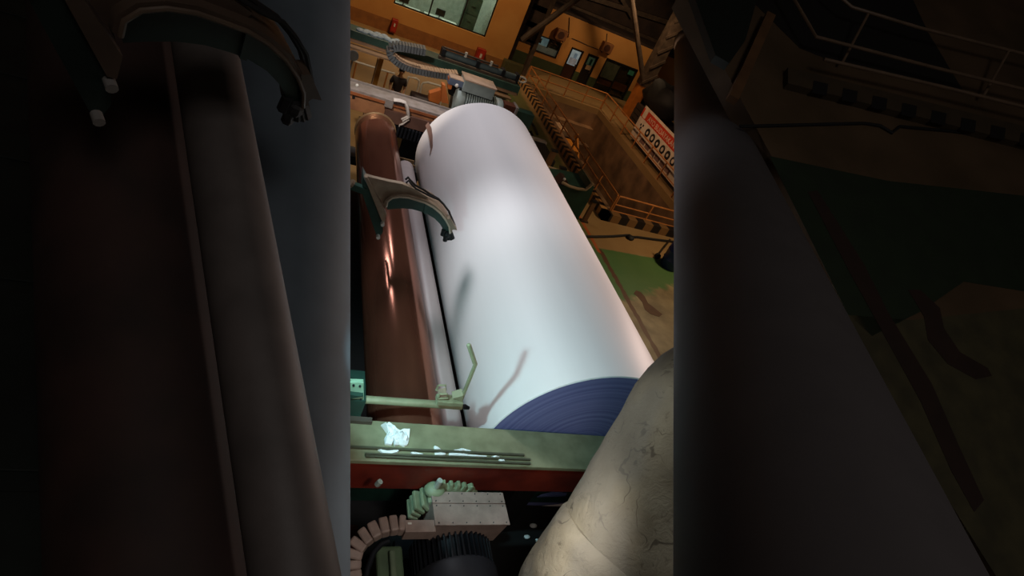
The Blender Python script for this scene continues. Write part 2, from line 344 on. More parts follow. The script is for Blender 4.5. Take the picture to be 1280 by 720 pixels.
mn = MB(); mn.box(lerp(x0,x1,.12), lerp(x0,x1,.32), W2+.16, W2+.19, lerp(z0,z1,.5), lerp(z0,z1,.78)); tag(mn.build('computer_monitor', 'screen'), 'black monitor glimpsed in the left half of the small recess window', 'monitor')
def door(rc, nm, leaf, panes):
    x0, x1, z0, z1 = rc
    d = struct(frame_box(MB(), x0, x1, z0, z1, W2-.03, .06, .14).build(nm, 'frame'))
    B(x0+.06, x1-.06, W2+.03, W2+.07, z0, z1-.06).build('door_leaf', leaf, d)
    for (ta, tb, za, zb, mm) in panes:
        B(lerp(x0,x1,ta), lerp(x0,x1,tb), W2+.015, W2+.03, lerp(z0,z1,za), lerp(z0,z1,zb)).build('door_panel', mm, d)
    B(x1-.16, x1-.12, W2-.03, W2+.03, z0+.75, z0+.95).build('door_handle', 'steel', d)
door(R_d1, 'door_1', 'dbrown', [(.14, .86, .48, .94, 'litp'), (.2, .8, .5, .7, mat('pale_poster', '#b89a88', .6, emit=.15)), (.42, .66, .7, .86, mat('orange_notice', '#a8643c', .6))])
door(R_d2, 'door_2', 'screen', [(.2, .8, .66, .92, mat('green_door_pane', '#4a6450', .3, emit=.1)), (.3, .8, .52, .68, mat('door_notice', '#a88a66', .6)), (.42, .64, .68, .86, 'dgreen')])
x0, x1, z0, z1 = R_sh
sh = struct(frame_box(MB(), x0, x1, z0, z1, W2-.03, .07, .14).build('window_3', 'frame'))
B(lerp(x0,x1,.5)-.03, lerp(x0,x1,.5)+.03, W2, W2+.08, z0, z1).build('mullion', 'frame', sh)
B(x0+.06, x1-.06, W2+.04, W2+.05, z0+.05, z1-.06).build('pane', 'glass', sh)
B(x0, lerp(x0,x1,.5), W2+.1, W2+.13, lerp(z0,z1,.42), z1).build('roller_blind', 'blind', sh)
B(x0, x1, W2+.22, W2+.3, lerp(z0,z1,.2), lerp(z0,z1,.42)).build('lower_panel', mat('rust_panel', '#8a4420', .6), sh)
B(lerp(x0,x1,.5), lerp(x0,x1,.92), W2+.3, W2+.34, z0, z1).build('inner_panel', mat('brown_inner_panel', '#4a2a18', .7), sh)
B(x0, x1, W2+.4, W2+.5, z0, z1).build('dark_backing', 'screen', sh)
B(lerp(x0,x1,.8), lerp(x0,x1,.97), W2+.12, W2+.14, lerp(z0,z1,.76), lerp(z0,z1,.9)).build('exit_sign', mat('green_sign', '#4a7a58', .5, emit=.15), sh)
def ac(px, lab, sz=.62):
    p = q(*px); x, z = p
    t = thing('air_conditioner', lab, 'air conditioner', (x, W2, z), 'outdoor air conditioner units on the recess wall')
    B(x-sz/2, x+sz/2, W2-.35, W2-.02, z-sz*.4, z+sz*.4).build('casing', mat('ac_beige', '#8a5a34', .6), t, bevel=.02)
    MB().tube([(x-.04, W2-.37, z), (x-.04, W2-.345, z)], sz*.3, 20).build('fan_grille', mat('ac_grille', '#4a281a', .6), t)
    for s in (-1, 1): MB().obar((x+s*sz*.35, W2-.02, z-sz*.45), (x+s*sz*.35, W2-.36, z-sz*.45), .05, .05).build('bracket', 'steel', t)
ac((700, 42), 'air conditioner unit on the recess wall above the small window')
ac((757, 58), 'air conditioner unit on the recess wall above the two doors')
cb = MB()
for pts in ([(640+75,48),(650+75,52),(735,57),(748,62)], [(712,22),(711,42),(710,47)], [(759,42),(758,52)]):
    cb.tube([pY(*p, W2-.03) for p in pts], .02, 6)
tag(cb.build('wall_cable', 'steel'), 'thin dark cables running along the orange recess wall', 'cable')
# dark upper hall
struct(B(9.6, 34, 33.2, 33.4, 0, 12).build('wall_upper_back', 'darkroof'))
struct(B(9.6, 34, W2, 33.2, topz, topz+.12).build('ceiling', 'darkroof'))
struct(B(34, 34.3, -4, 33.4, 0, 12).build('wall_right', 'darkroof')); struct(B(-14.3, -14, -4, 33.4, 0, 12).build('wall_left', 'darkroof'))
jk = MB()
for (a, b_, w_) in (((690,0),(842,62),.35), ((730,-6),(842,30),.25), ((775,-5),(790,22),.2), ((700,14),(780,36),.12)):
    jk.obar(pY(*a, 32.9), pY(*b_, 32.9), w_, w_)
struct(jk.build('trim_6', 'steel'))
# column by the first building
def xyz(px, z): return pZ(*px, z)
def hcol(name, x, y, z0, z1, wd, m):
    b = MB().box(x-wd/2, x+wd/2, y-wd/2, y-wd/2+.05, z0, z1).box(x-wd/2, x+wd/2, y+wd/2-.05, y+wd/2, z0, z1).box(x-.04, x+.04, y-wd/2, y+wd/2, z0, z1)
    return struct(b.build(name, m))
MBc = MB().box(9.75, 9.95, 28.6, 28.9, 0, 8).box(10.75, 10.95, 28.6, 28.9, 0, 8)
for k in range(8): MBc.obar((9.85, 28.75, 1.6+k*.8), (10.85, 28.75, 1.6+k*.8), .1, .25)
c1 = struct(MBc.build('trim_7', 'steel'))
struct(B(9.95, 10.75, 28.7, 28.8, 1.6, 8).build('trim_8', 'darkroof'))
cc = pY(628, 45, 28.3)
t = thing('junction_box', 'ochre junction box with a dial on the column right of the control room', 'junction box', (cc.x, 28.4, cc.z-.3))
B(cc.x-.25, cc.x+.25, 28.3, 28.6, cc.z-.32, cc.z+.32).build('case', mat('junction_ochre', '#8a6038', .6), t, bevel=.02)
MB().tube([(cc.x, 28.27, cc.z), (cc.x, 28.3, cc.z)], .1, 16).build('dial', 'white', t)
MB().obar((cc.x, 28.45, cc.z), (9.85, 28.7, cc.z), .08, .12).build('bracket', 'steel', t)
tag(B(9.3, 10.3, 27.5, 27.9, 0, .7).build('storage_chest', mat('olive_chest', '#4e4a2a', .6), bevel=.03), 'olive green chest on the floor beside the column and red hydrant box', 'chest')
# big right column with painted foot and braces
rc = pZ(781, 143, 0); rcx, rcy = rc.x, rc.y
rb = MB().box(rcx-.15, rcx+.45, rcy-.3, rcy+.3, 1.75, 9)
for k in range(9): rb.obar((rcx-.18, rcy-.33, 1.9+k*.8), (rcx+.48, rcy-.33, 2.5+k*.8), .06, .12)
struct(rb.build('trim_9', 'steel'))
struct(B(rcx-.12, rcx+.35, rcy-.28, rcy+.28, 0, 1.75).build('trim_10', mat('column_foot_orange', '#b0661f', .6)))
struct(MB().tube([pY(789, -8, 28), pY(797, 50, 27.9), pY(805, 106, 27.8)], .13, 10).build('trim_11', 'steel'))
struct(MB().tube([pY(730, -8, 28.2), pY(690, 22, 28.2), pY(652, 50, 28.4)], .15, 10).build('trim_12', 'steel'))
# black bundle beside column
nb = MB()
nb.ball(pX(836, 118, 17.6)+V((0,0,-.3)), (1.0, 1.5, .8), 20, 12)
bb = nb.v
for i, p in enumerate(bb): bb[i] = p + V((noise.noise(p*1.3), noise.noise(p*1.3+V((5,0,0))), noise.noise(p*1.3+V((9,0,0)))))*.35
tag(nb.build('tarpaulin_bundle', 'black', smooth=True), 'black bulging tarpaulin bundle behind the red and white sign', 'bundle')

kc = pX(836, 118, 17.6)
kt = thing('wooden_crate', 'dark crate carrying the black bulging tarpaulin bundle', 'crate', (kc.x, kc.y, 0))
for k in range(4): B(kc.x-.8, kc.x+.8, kc.y-1, kc.y+1, .02+k*.26, .24+k*.26).build('plank', mat('dark_crate_wood', '#2a1c12', .8) if k == 0 else bpy.data.materials['dark_crate_wood'], kt)
for a in (-.75, .75):
    for b in (-.95, .95): B(kc.x+a-.04, kc.x+a+.04, kc.y+b-.04, kc.y+b+.04, 0, 1.06).build('corner_post', bpy.data.materials['dark_crate_wood'], kt)

# ------------------------------------------------------------------ railings
def railing(lab, a, b, h, npost, extra=None, m='rail', r=.035, mids=(.5,)):
    a, b = V(a), V(b); t = thing('guard_railing', lab, 'railing', a)
    up = V((0,0,h)); MB().tube([a+up, b+up], r, 8).build('top_rail', m, t, True)
    for k in mids: MB().tube([a+up*k, b+up*k], r*.85, 8).build('mid_rail', m, t, True)
    for i in range(npost):
        p = lerp(a, b, i/(npost-1)); MB().tube([p, p+up], r, 8).build('post', m, t, True)
    return t
railing('orange railing along the left edge of the pit beside the long striped kerb', (10.55, 15.35, .2), (10.55, 27.2, .2), .66, 9)
railing('orange railing across the near end of the pit above the short striped kerb', (10.6, 15.32, .2), (22, 15.32, .2), .66, 9, r=.03, mids=(.5, .12))
railing('orange railing along the right edge of the pit in front of the safety sign', (15.1, 15.6, 0), (15.1, 27.4, 0), .85, 9)
railing('orange railing across the far end of the pit before the recess doors', (10.6, 27.45, 0), (15.1, 27.45, 0), .85, 5)
# steps in the pit
st = thing('pit_steps', 'ochre yellow steps and panels down inside the pit behind the left railing', 'steps', (11.4, 19, -3.9))
for s in (0, 1): MB().obar((11.0+s*.9, 22.5, -.05), (11.0+s*.9, 17.0, -3.4), .08, .25).build('stringer', 'yellow', st)
for k in range(9): 
    tt = k/8; B(11.0, 11.9, 22.2-5.2*tt, 22.5-5.2*tt, -.25-3.1*tt, -.2-3.1*tt).build('tread', 'steel', st)
for (y0_, y1_, z) in ((21.0, 22.4, -.2), (18.6, 19.6, -.5), (16.6, 17.8, -.7)): B(10.95, 11.6, y0_, y1_, z-.5, z).build('panel', 'yellow', st, bevel=.02)
B(10.95, 11.5, 22.6, 23.4, -.3, -.05).build('landing', mat('pale_landing', '#b8a080', .6), st)
# safety sign
sx = 15.35
s0 = pX(788, 169, sx); s1 = pX(807, 131, sx); s2 = pX(842, 168, sx)
hz = .95; sb = s0.z; sl = 6.2; sy = (s0.y + s1.y)/2
sh_ = s1.z - s0.z
t = thing('safety_sign', 'long white safety sign with a red header and round symbols on the right railing', 'sign', (sx, sy, sb))
B(sx, sx+.04, sy-sl, sy, sb, sb+sh_).build('board', 'signw', t)
B(sx-.008, sx, sy-sl, sy-.0, sb+sh_*.66, sb+sh_*.93).build('header', 'signr', t)
B(sx-.01, sx-.008, sy-.5, sy-.15, sb+sh_*.68, sb+sh_*.98).build('emblem', 'signw', t)
def text(s, size, loc, mname, parent, rot, nm='lettering'):
    cu = bpy.data.curves.new(nm, 'FONT'); cu.body = s; cu.size = size; cu.extrude = .002
    o = bpy.data.objects.new('tmp', cu); COL.objects.link(o); bpy.context.view_layer.update()
    me = bpy.data.meshes.new_from_object(o.evaluated_get(bpy.context.evaluated_depsgraph_get())); bpy.data.objects.remove(o)
    me.materials.append(M[mname]); ob = bpy.data.objects.new(nm, me); COL.objects.link(ob); ob.parent = parent
    ob.location = V(loc) - ORG[parent.name]; ob.rotation_euler = rot; return ob
for wd_, dy in (('AYO', .75), ('BUDAYAKAN', 1.55), ('K3', 4.0)): text(wd_, sh_*.22, (sx-.012, sy-dy, sb+sh_*.71), 'signw', t, (math.pi/2, 0, -math.pi/2))
ds = MB()
for (dy, dz) in ((0, 0), (.12, .1), (-.1, .14), (.02, -.12)): ds.box(sx-.012, sx-.006, sy-.55+dy-.05, sy-.55+dy+.05, sb+sh_*.42+dz-.05, sb+sh_*.42+dz+.05)
ds.build('symbol', 'black', t)
for k in range(6):
    y = sy - 1.25 - k*.55
    MB().tube([(sx-.012, y, sb+sh_*.46), (sx, y, sb+sh_*.46)], .2, 18).build('symbol', 'black', t)
    MB().tube([(sx-.015, y, sb+sh_*.46), (sx-.012, y, sb+sh_*.46)], .1 if k % 2 else .08, 10).build('pictogram', 'signw', t)
    B(sx-.012, sx, y-.22, y+.22, sb+sh_*.1, sb+sh_*.24).build('caption_plate', 'sgrey', t)

# ================================================================== PAPER ROLL
def circ(x, z, r, y, n=96): return [V((x+r*math.cos(2*math.pi*k/n), y, z+r*math.sin(2*math.pi*k/n))) for k in range(n)]
t = thing('paper_roll', 'huge white paper reel lying across the centre of the machine', 'paper roll', (RX, (RY0+RY1)/2, RZ-RR))
rings = [circ(RX, RZ, RR-.012, RY0), circ(RX, RZ, RR, RY0+.012)] + [circ(RX, RZ, RR, lerp(RY0, RY1, k/8)) for k in range(1, 8)] + [circ(RX, RZ, RR, RY1-.012), circ(RX, RZ, RR-.012, RY1)]
MB().loft(rings, False).build('wound_paper', 'paper', t, True)
for y, s in ((RY0, -1), (RY1, 1)):
    e = MB(); e.loft([circ(RX, RZ, RR-.012, y), circ(RX, RZ, .26, y)], False); e.build('roll_end', 'ring', t)
MB().tube([(RX, RY0-.02, RZ), (RX, RY1+.4, RZ)], .26, 32).build('core', 'black', t, True)
# torn flap following the surface
ty = []
for (px, py) in ((534,155),(537,162),(539,172),(540,184),(538,193)):
    r = ray(px, py); A = r.x*r.x + r.z*r.z; Bq = 2*(r.x*(-RX) + r.z*(H-RZ)); C = RX*RX + (H-RZ)**2 - (RR+.008)**2
    disc = max(Bq*Bq-4*A*C, 0); k = (-Bq - math.sqrt(disc))/(2*A); ty.append(r*k+CAM)
wd = [.05, .06, .05, .03, .01]; rg = []
for p, w_ in zip(ty, wd):
    n_ = V((p.x-RX, 0, p.z-RZ)).normalized(); tt = V((n_.z, 0, -n_.x))
    rg.append([p-tt*w_, p+tt*w_, p+tt*w_+n_*.012, p-tt*w_+n_*.012])
MB().loft(rg).build('torn_flap', 'tear', t)
# stands under the core
for y in (3.72,): pass
st = thing('reel_stand', 'dark steel stand carrying the reel under its length', 'stand', (RX, 8, 0))
for y in (5.2, 10.8):
    B(RX-.6, RX+.6, y-.25, y+.25, 0, .6).build('pedestal', 'dkmetal', st, bevel=.02)
    for k in (-1, 1): MB().hexa([(RX+k*.6, y-.25, .6), (RX+k*.25, y-.25, .6), (RX+k*.25, y+.25, .6), (RX+k*.6, y+.25, .6), (RX+k*.6, y-.25, .94), (RX+k*.48, y-.25, .89), (RX+k*.48, y+.25, .89), (RX+k*.6, y+.25, .94)]).build('cradle', 'dkmetal', st)

# rollers
def roller(name, lab, x, z, r, y0, y1, m, rim=None, cat='roller'):
    t = thing(name, lab, cat, (x, (y0+y1)/2, z-r))
    MB().loft([circ(x, z, r*.97, y0, 64), circ(x, z, r, y0+.02, 64), circ(x, z, r, y1-.28, 64), circ(x, z, r, y1-.27, 64), circ(x, z, r*.985, y1-.26, 64), circ(x, z, r*.985, y1-.03, 64), circ(x, z, r*.96, y1, 64)]).build('shell', m, t, True)
    MB().tube([(x, y0-.01, z), (x, y1+.25, z)], r*.35, 24).build('shaft', 'dkmetal', t, True)
    if rim: MB().loft([circ(x, z, r*.99, y1, 64), circ(x, z, r*1.02, y1+.01, 64), circ(x, z, r*1.02, y1+.05, 64), circ(x, z, r*.9, y1+.06, 64)]).build('end_rim', rim, t, True)
roller('steel_roller', 'glossy brown steel roller left of the white reel under the clamp arm', 1.944, 2.123, .445, 4.0, 12.28, 'brown', 'brass')
g_right = math.atan2(-ray(538, 320).z, ray(538, 320).x); gr = .19; GD = 6.3
ga = g_right + math.asin(gr/GD); gx, gz = GD*math.cos(ga), H-GD*math.sin(ga)
roller('rubber_roller', 'pale grey roller squeezed between the brown roller and the white reel', gx, gz, gr, 4.0, 11.45, 'grey')
# machine frame left of rollers and dark bed
mf = thing('winder_housing', 'dark green winder side housing left of the brown roller', 'frame', (.8, 8, 0))
B(.2, 1.18, 4.1, 12.7, 0, 1.75).build('side_frame', 'dgreen', mf, bevel=.03)
for k in range(6): B(.25, 1.1, 4.8+k*1.25, 5.3+k*1.25, 1.75, 1.95).build('cover_plate', mat('frame_cover', '#3a463c', .6) if k == 0 else bpy.data.materials['frame_cover'], mf, bevel=.02)
fl_ = pY(442, 180, 10.5); B(.9, 1.25, 10.2, 10.7, 1.95, 2.2).build('terminal_box', mat('pale_blue_box', '#7f93a6', .5), mf, bevel=.02)
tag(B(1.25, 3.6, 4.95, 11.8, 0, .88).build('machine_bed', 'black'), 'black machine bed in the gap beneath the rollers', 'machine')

# ------------------------------------------------------------------ clamp arm
AY = 7.0
def A_(x, y, dy=0): return pY(x, y, AY) + V((0, dy, 0))
pv = A_(470, 262)
arm = thing('clamp_arm', 'tan and green curved clamp arm reaching over the brown roller to the reel', 'clamp arm', pv)
up_e = [(482.5,257),(484,250.5),(490,246),(499,244.5),(510,245.5),(520,248.5),(531,252),(541,257.5),(550,265),(557,274),(561,282),(562,290)]
lo_e = [(556,294),(554,287),(550,280),(543,273),(534,267.5),(526,264.5),(515,261.5),(504,260.5),(493,261),(484,262)]
front = [A_(*p) for p in up_e + lo_e]
MB().prism(front, (0, .12, 0)).build('channel', 'dgreen', arm)
# outer skin above the channel: tan shell
def band(pts, off, dep, y0):
    rg = []
    for i, p in enumerate(pts):
        a, b = pts[max(i-1, 0)], pts[min(i+1, len(pts)-1)]; d = (b-a).normalized(); nn = V((-d.z, 0, d.x))
        if nn.z < 0 and i < 2: nn = V((-1, 0, .2)).normalized()
        rg.append([p+V((0,y0,0)), p+nn*off+V((0,y0,0)), p+nn*off+V((0,y0+dep,0)), p+V((0,y0+dep,0))])
    return MB().loft(rg)
band([A_(*p) for p in up_e], .035, .34, -.03).build('outer_skin', 'tan', arm, True)
MB().tube([A_(*p, -.035) for p in up_e], .014, 8).build('edge_bead', mat('pale_edge', '#c4b49e', .5), arm, True)
rib = [A_(*p, -.02) for p in ((531.5,252),(535,254),(532.5,267),(529.5,266))]; MB().prism(rib, (0, .05, 0)).build('joint_rib', 'dgreen', arm)
pl = [A_(*p) for p in ((456.5,221),(463,223),(486,228.5),(503,231.5),(519,238),(535,248),(532,251),(520,248),(508,245),(498,244),(489,246),(483,250.5),(481,257),(482,263),(475,250),(465,236))]
MB().prism([p+V((0,.03,0)) for p in pl], (0, .07, 0)).build('cover_plate', 'tan', arm)
lg = [A_(*p) for p in ((455.5,220),(459,221),(483,266),(480.5,276),(477,275))]; MB().prism([p+V((0,-.03,0)) for p in lg], (0, .06, 0)).build('front_strip', 'tan', arm)
sd = [A_(*p) for p in ((454,222),(458,229),(479,275),(478.5,290),(474,297),(470,293),(452,240))]; sdo = MB().prism([p+V((0,.0,0)) for p in sd], (0, .3, 0)).build('side_plate', 'dgreen', arm)
for p in ((478,278.5),(472.5,294.5)):
    c0 = A_(*p, -.06); MB().tube([c0, c0+V((0,.06,0))], .028, 10).build('bolt', 'white', sdo, True)
MB().obar(A_(438,231), A_(456,238), .09, .09).build('pivot_bar', 'dgreen', arm); MB().tube([A_(438,226,-.05), A_(441,228,-.05)], .06, 10).build('knuckle', 'tan', arm)
cl = MB()
for pts in (((556,292),(557,300)), ((561,290),(564,299)), ((555,287),(553,294)), ((558,293),(556,301)), ((560,289),(561,299)), ((563,290),(566,298))): cl.tube([A_(*p) for p in pts], .035, 6)
cl.ball(A_(559,293), .06, 8, 6); cl.build('claw', 'black', arm)
tip = [A_(*p, -.04) for p in ((558,272),(563,272),(571,286),(566,285),(562,288))]; MB().prism(tip, (0, .12, 0)).build('tip_plate', 'tan', arm)
for off, rr in ((0, .016), (3, .014)):
    hp = [(508,230),(511,227),(514,231),(520,237),(531,243),(540,249-off*.5),(549,254-off),(556,261-off),(562,269-off),(567,280),(570,287)]
    MB().tube([A_(*p, .12-off*.03) for p in hp], rr, 6).build('air_hose', 'black', arm, True)

# ------------------------------------------------------------------ lever on rod at the near end
LY = 4.0
def L_(x, y, dy=0): return pY(x, y, LY) + V((0, dy, 0))
lv = thing('lever_arm', 'pale green rod with a bent lever in front of the rollers', 'lever', L_(520, 503))
MB().tube([L_(457,499.5), L_(577,507.5)], .043, 16).build('rod', 'green', lv, True)
MB().tube([L_(577,507.5), L_(581,508.5), L_(586,510)], [.022, .032, .02], 10).build('rod_tip', 'dkmetal', lv, True)
a_, b_, c_ = L_(576,498,-.02), L_(594.5,452,-.02), L_(585,428,-.02)
MB().obar(a_, b_, .036, .036, (0,1,0)).build('lever', 'green', lv, bevel=.008)
MB().obar(b_+V((0,0,-.02)), c_, .048, .04, (0,1,0)).build('lever_tip', 'green', lv, bevel=.02)
MB().obar(L_(545,496.5,-.03), L_(577,499,-.03), .12, .06).build('clamp_plate', 'green', lv, bevel=.008)
wg = [L_(*p, -.06) for p in ((565,493),(578,489),(577,497))]; MB().prism(wg, (0, .1, 0)).build('gusset', 'green', lv)
for k in (0, .12): MB().tube([L_(546,493,-.06+k), L_(549,487,-.06+k), L_(558,487,-.06+k), L_(559,492,-.06+k), L_(546,493,-.06+k)], .012, 6).build('latch', 'green', lv)
MB().obar(L_(548,493,0), L_(558,490,0), .1, .03).build('latch_block', 'tan', lv)
bk = thing('rod_bracket', 'pale green plate bracket holding the left end of the lever rod', 'bracket', L_(445, 502))
kp = [L_(*p) for p in ((420,477),(454.5,478.5),(455,502.5),(420,502))]; MB().prism(kp, (0, .05, 0)).build('plate', mat('mint_paint', '#93b89a', .45), bk, bevel=.006)
MB().prism([L_(*p, -.05) for p in ((430,488),(454,491),(430,495))], (0, .05, 0)).build('gusset', 'dgreen', bk)
for p in ((450,482),(451,499),(442,481)): c0 = L_(*p, -.015); MB().tube([c0, c0+V((0,.02,0))], .012, 8).build('bolt', 'dkmetal', bk)
B(L_(438,500).x-.15, L_(455,500).x+.02, LY-.02, LY+.4, 2.62, 2.9).build('foot', 'dgreen', bk)

# ------------------------------------------------------------------ front beam / shelf
SZ = 2.6; SY0, SY1 = 3.47, 3.98
sf = thing('front_beam', 'green topped beam with a rusty red front face across the near end', 'beam', (3, 3.7, 1.9))
B(.3, 6.6, SY0, SY1, SZ-.06, SZ).build('top_plate', 'green', sf, bevel=.01)
B(.3, 6.6, SY0+.01, SY0+.09, 2.17, SZ-.06).build('front_face', 'red', sf)
B(.3, 6.6, SY1-.1, SY1, 1.2, SZ-.06).build('rear_face', 'dgreen', sf)
B(.3, 6.6, SY0+.01, SY1, 2.1, 2.17).build('bottom_flange', 'red', sf)
p0 = pZ(438, 528, SZ); p1 = pZ(464, 531, SZ)
B(p0.x-.3, p1.x, p1.y, SY1, SZ, SZ+.05).build('end_pad', mat('pad_brown', '#4d443a', .7), sf)
for x in (.6, 3.5, 6.3): B(x-.15, x+.15, SY0+.15, SY1-.15, .9, 2.1).build('leg', 'black', sf)
for i, (a, b_, r_, lab) in enumerate((((430,558.5),(655,569),.018,'thin steel bar lying on the front beam, longest and rearmost'), ((457,567.5),(663,574.5),.016,'thin steel bar lying on the front beam, middle of three'), ((457,574.5),(663,580.5),.016,'thin steel bar lying along the front beam, nearest its edge'))):
    a3, b3 = pZ(*a, SZ+.018), pZ(*b_, SZ+.018)
    if i == 2: a3.y = max(a3.y, SY0+.04); b3.y = max(b3.y, SY0+.03)
    tag(MB().obar(a3, b3, r_*1.3, r_*1.4).build('steel_bar', 'bar'), lab, 'bar', 'steel bars on the front beam')
def scrap(name, pts, h, lab, seed, gap=.0):
    pts = [pZ(*p, SZ+.004) for p in pts]; c0 = sum(pts, V((0,0,0)))/len(pts); n = 5; vs = []; fs = []; m = len(pts)
    for k in range(n+1):
        for i, p in enumerate(pts):
            d = lerp(p, c0, k/n); z = noise.noise(V((d.x*22, d.y*22, seed)))*h
            vs.append(V((d.x, d.y, SZ+.012+abs(z)+h*(.25 if 0 < k < n else 0))))
    top = len(vs)
    for k in range(n):
        for i in range(m): fs.append((k*m+i, k*m+(i+1)%m, (k+1)*m+(i+1)%m, (k+1)*m+i))
    vs += [V((p.x, p.y, SZ+.001)) for p in pts]
    for i in range(m): fs.append((i, top+i, top+(i+1)%m, (i+1)%m))
    fs.append(tuple(top+i for i in range(m)))
    return tag(MB().add(vs, fs).build(name, 'scrap'), lab, 'paper scrap', 'paper scraps on the front beam')
scrap('crumpled_paper', [(476,532),(481,533),(485,530),(491,534),(494,538),(500,540),(505,538),(510,541),(511,550),(509,557),(505,559),(499,556),(493,558),(491,552),(489,549),(489,557),(481,556),(480,549),(484,543)], .11, 'large crumpled sheet of white paper on the front beam', 1)
for i, (pts, lab) in enumerate((
  ([(472,563),(483,564),(499,563),(497,566),(488,568),(478,567)], 'white paper strip flat on the beam below the crumpled sheet'),
  ([(513,567),(520,566.5),(529,568),(523,569.5),(515,569)], 'faint white paper shred left of the notched paper strip'),
  ([(542,559),(546,560),(551,562.5),(548,563),(543,562)], 'tiny white paper curl behind the bars at mid beam'),
  ([(543,567),(550,566),(557,567),(556,570),(549,571),(544,570)], 'short white paper scrap left of the longest strip'),
  ([(561,567),(572,567),(590,569),(608,571),(606,573),(588,572),(573,570.5),(561,570)], 'longest white paper strip between the bars'),
  ([(567,563),(576,561),(582,563),(589,564),(584,566),(574,566)], 'white paper scrap just behind the longest strip'),
  ([(614,571),(619,570.5),(624,572.5),(618,573.5)], 'small white shred right of the longest strip'),
  ([(623,575),(629,574),(631,577),(626,578)], 'rightmost little white scrap by the beam edge'))):
    scrap('paper_scrap', pts, .03, lab, i+3)

# ------------------------------------------------------------------ near motor
mo = thing('electric_motor', 'large finned electric motor with a tan terminal box below the front beam', 'motor', (2.5, 2.95, .9))
mx, mz, mr = 2.45, 1.72, .44
def ringm(r, y, n=40): return circ(mx, mz, r, y, n)
ex, ez, er = 2.35, 1.93, .42
def ringe(r, y, n=40): return circ(ex, ez, r, y, n)
MB().loft([ringe(er*.7, 3.455), ringe(er*.86, 3.44), ringe(er*.86, 3.37), ringe(er*.7, 3.34)]).build('end_bell', 'motorg', mo, True)
for k in range(15):
    an = math.radians(10 + k*12); yr = 3.35 if math.cos(an) > -.6 else 3.2; d = V((math.cos(an), 0, math.sin(an))); tv = V((-d.z, 0, d.x))
    a = V((ex, 0, ez)) + d*(er*.75); b = V((ex, 0, ez)) + d*(er*1.0 if k % 4 else er*1.06)
    MB().hexa([a-tv*.024+V((0,yr,0)), a+tv*.024+V((0,yr,0)), a+tv*.024+V((0,3.46,0)), a-tv*.024+V((0,3.46,0)), b-tv*.02+V((0,yr+.03,0)), b+tv*.02+V((0,yr+.03,0)), b+tv*.02+V((0,3.44,0)), b-tv*.02+V((0,3.44,0))]).build('cooling_rib', 'motorg', mo, bevel=.01)
ey = pY(548, 604, 3.36); MB().tube([ey-V((0,0,.1)), ey, ey+V((0,0,.055))], [.035,.035,.03], 10).build('lifting_eye', mat('bright_bolt', '#c9d2c6', .35, .4), mo, True)
MB().ball(V((ey.x, ey.y, ey.z-.13)), (.12, .1, .07), 14, 8).build('eye_boss', 'motorg', mo, True)
MB().loft([ringm(mr*.86, 2.45), ringm(mr*.86, 3.2)]).build('stator_body', 'dkmetal', mo, True)
for k in range(26):
    an = math.radians(-10 + k*8); d = V((math.cos(an), 0, math.sin(an)))
    a = V((mx, 0, mz))+d*mr*.84; b = V((mx, 0, mz))+d*mr*1.02; tv = V((-d.z, 0, d.x))*.009
    MB().hexa([a-tv+V((0,2.45,0)), a+tv+V((0,2.45,0)), a+tv+V((0,3.04,0)), a-tv+V((0,3.04,0)), b-tv+V((0,2.45,0)), b+tv+V((0,2.45,0)), b+tv+V((0,3.04,0)), b-tv+V((0,3.04,0))]).build('fin', 'dkmetal', mo)
MB().loft([ringm(mr*.6, 2.2), ringm(mr*.95, 2.25), ringm(mr*1.06, 2.35), ringm(mr*1.06, 2.66), ringm(mr*1.0, 2.7)]).build('fan_cowl', mat('cowl_dark', '#33363d', .5, .2), mo, True)
B(mx-.5, mx+.5, 2.5, 3.3, .9, 1.35).build('foot', 'dkmetal', mo)
BX0, BX1, BY0, BY1, BZ = 2.1, 2.93, 2.955, 3.325, 2.3
tb = MB().hexa([(BX0-.0,BY0,BZ-.36),(BX1-.05,BY0,BZ-.36),(BX1-.05,BY1,BZ-.36),(BX0,BY1,BZ-.36),(BX0,BY0,BZ-.02),(BX1,BY0,BZ-.02),(BX1,BY1,BZ-.02),(BX0,BY1,BZ-.02)]).build('terminal_box', 'mtan', mo, bevel=.008)
ys = lerp(BY1, BY0, .36)
lid1 = B(BX0-.01, BX1+.01, BY0-.01, ys-.004, BZ-.02, BZ).build('box_lid', 'mtan', mo, bevel=.004); lid2 = B(BX0-.01, BX1+.01, ys+.004, BY1+.005, BZ-.02, BZ).build('box_lid', 'mtan', mo, bevel=.004)
sc = []
for k in range(6):
    x = lerp(BX0+.03, BX1-.03, k/5)
    for y in (BY0+.015, ys-.03, ys+.025, BY1-.02): MB().tube([(x, y, BZ), (x, y, BZ+.006)], .007, 6).build('screw', 'dkmetal', lid1 if y < ys else lid2)
jp = (pZ(506, 649, 2.28), pZ(541, 664, 2.28))
B(jp[0].x, BX0-.0, jp[1].y, jp[0].y, 2.12, 2.27).build('cable_entry', 'mtan', mo, bevel=.006)
for s in ((.02,.03),): B(jp[0].x+.03, jp[0].x+.07, jp[0].y-.05, jp[0].y-.03, 2.27, 2.272).build('tag', 'white', mo)
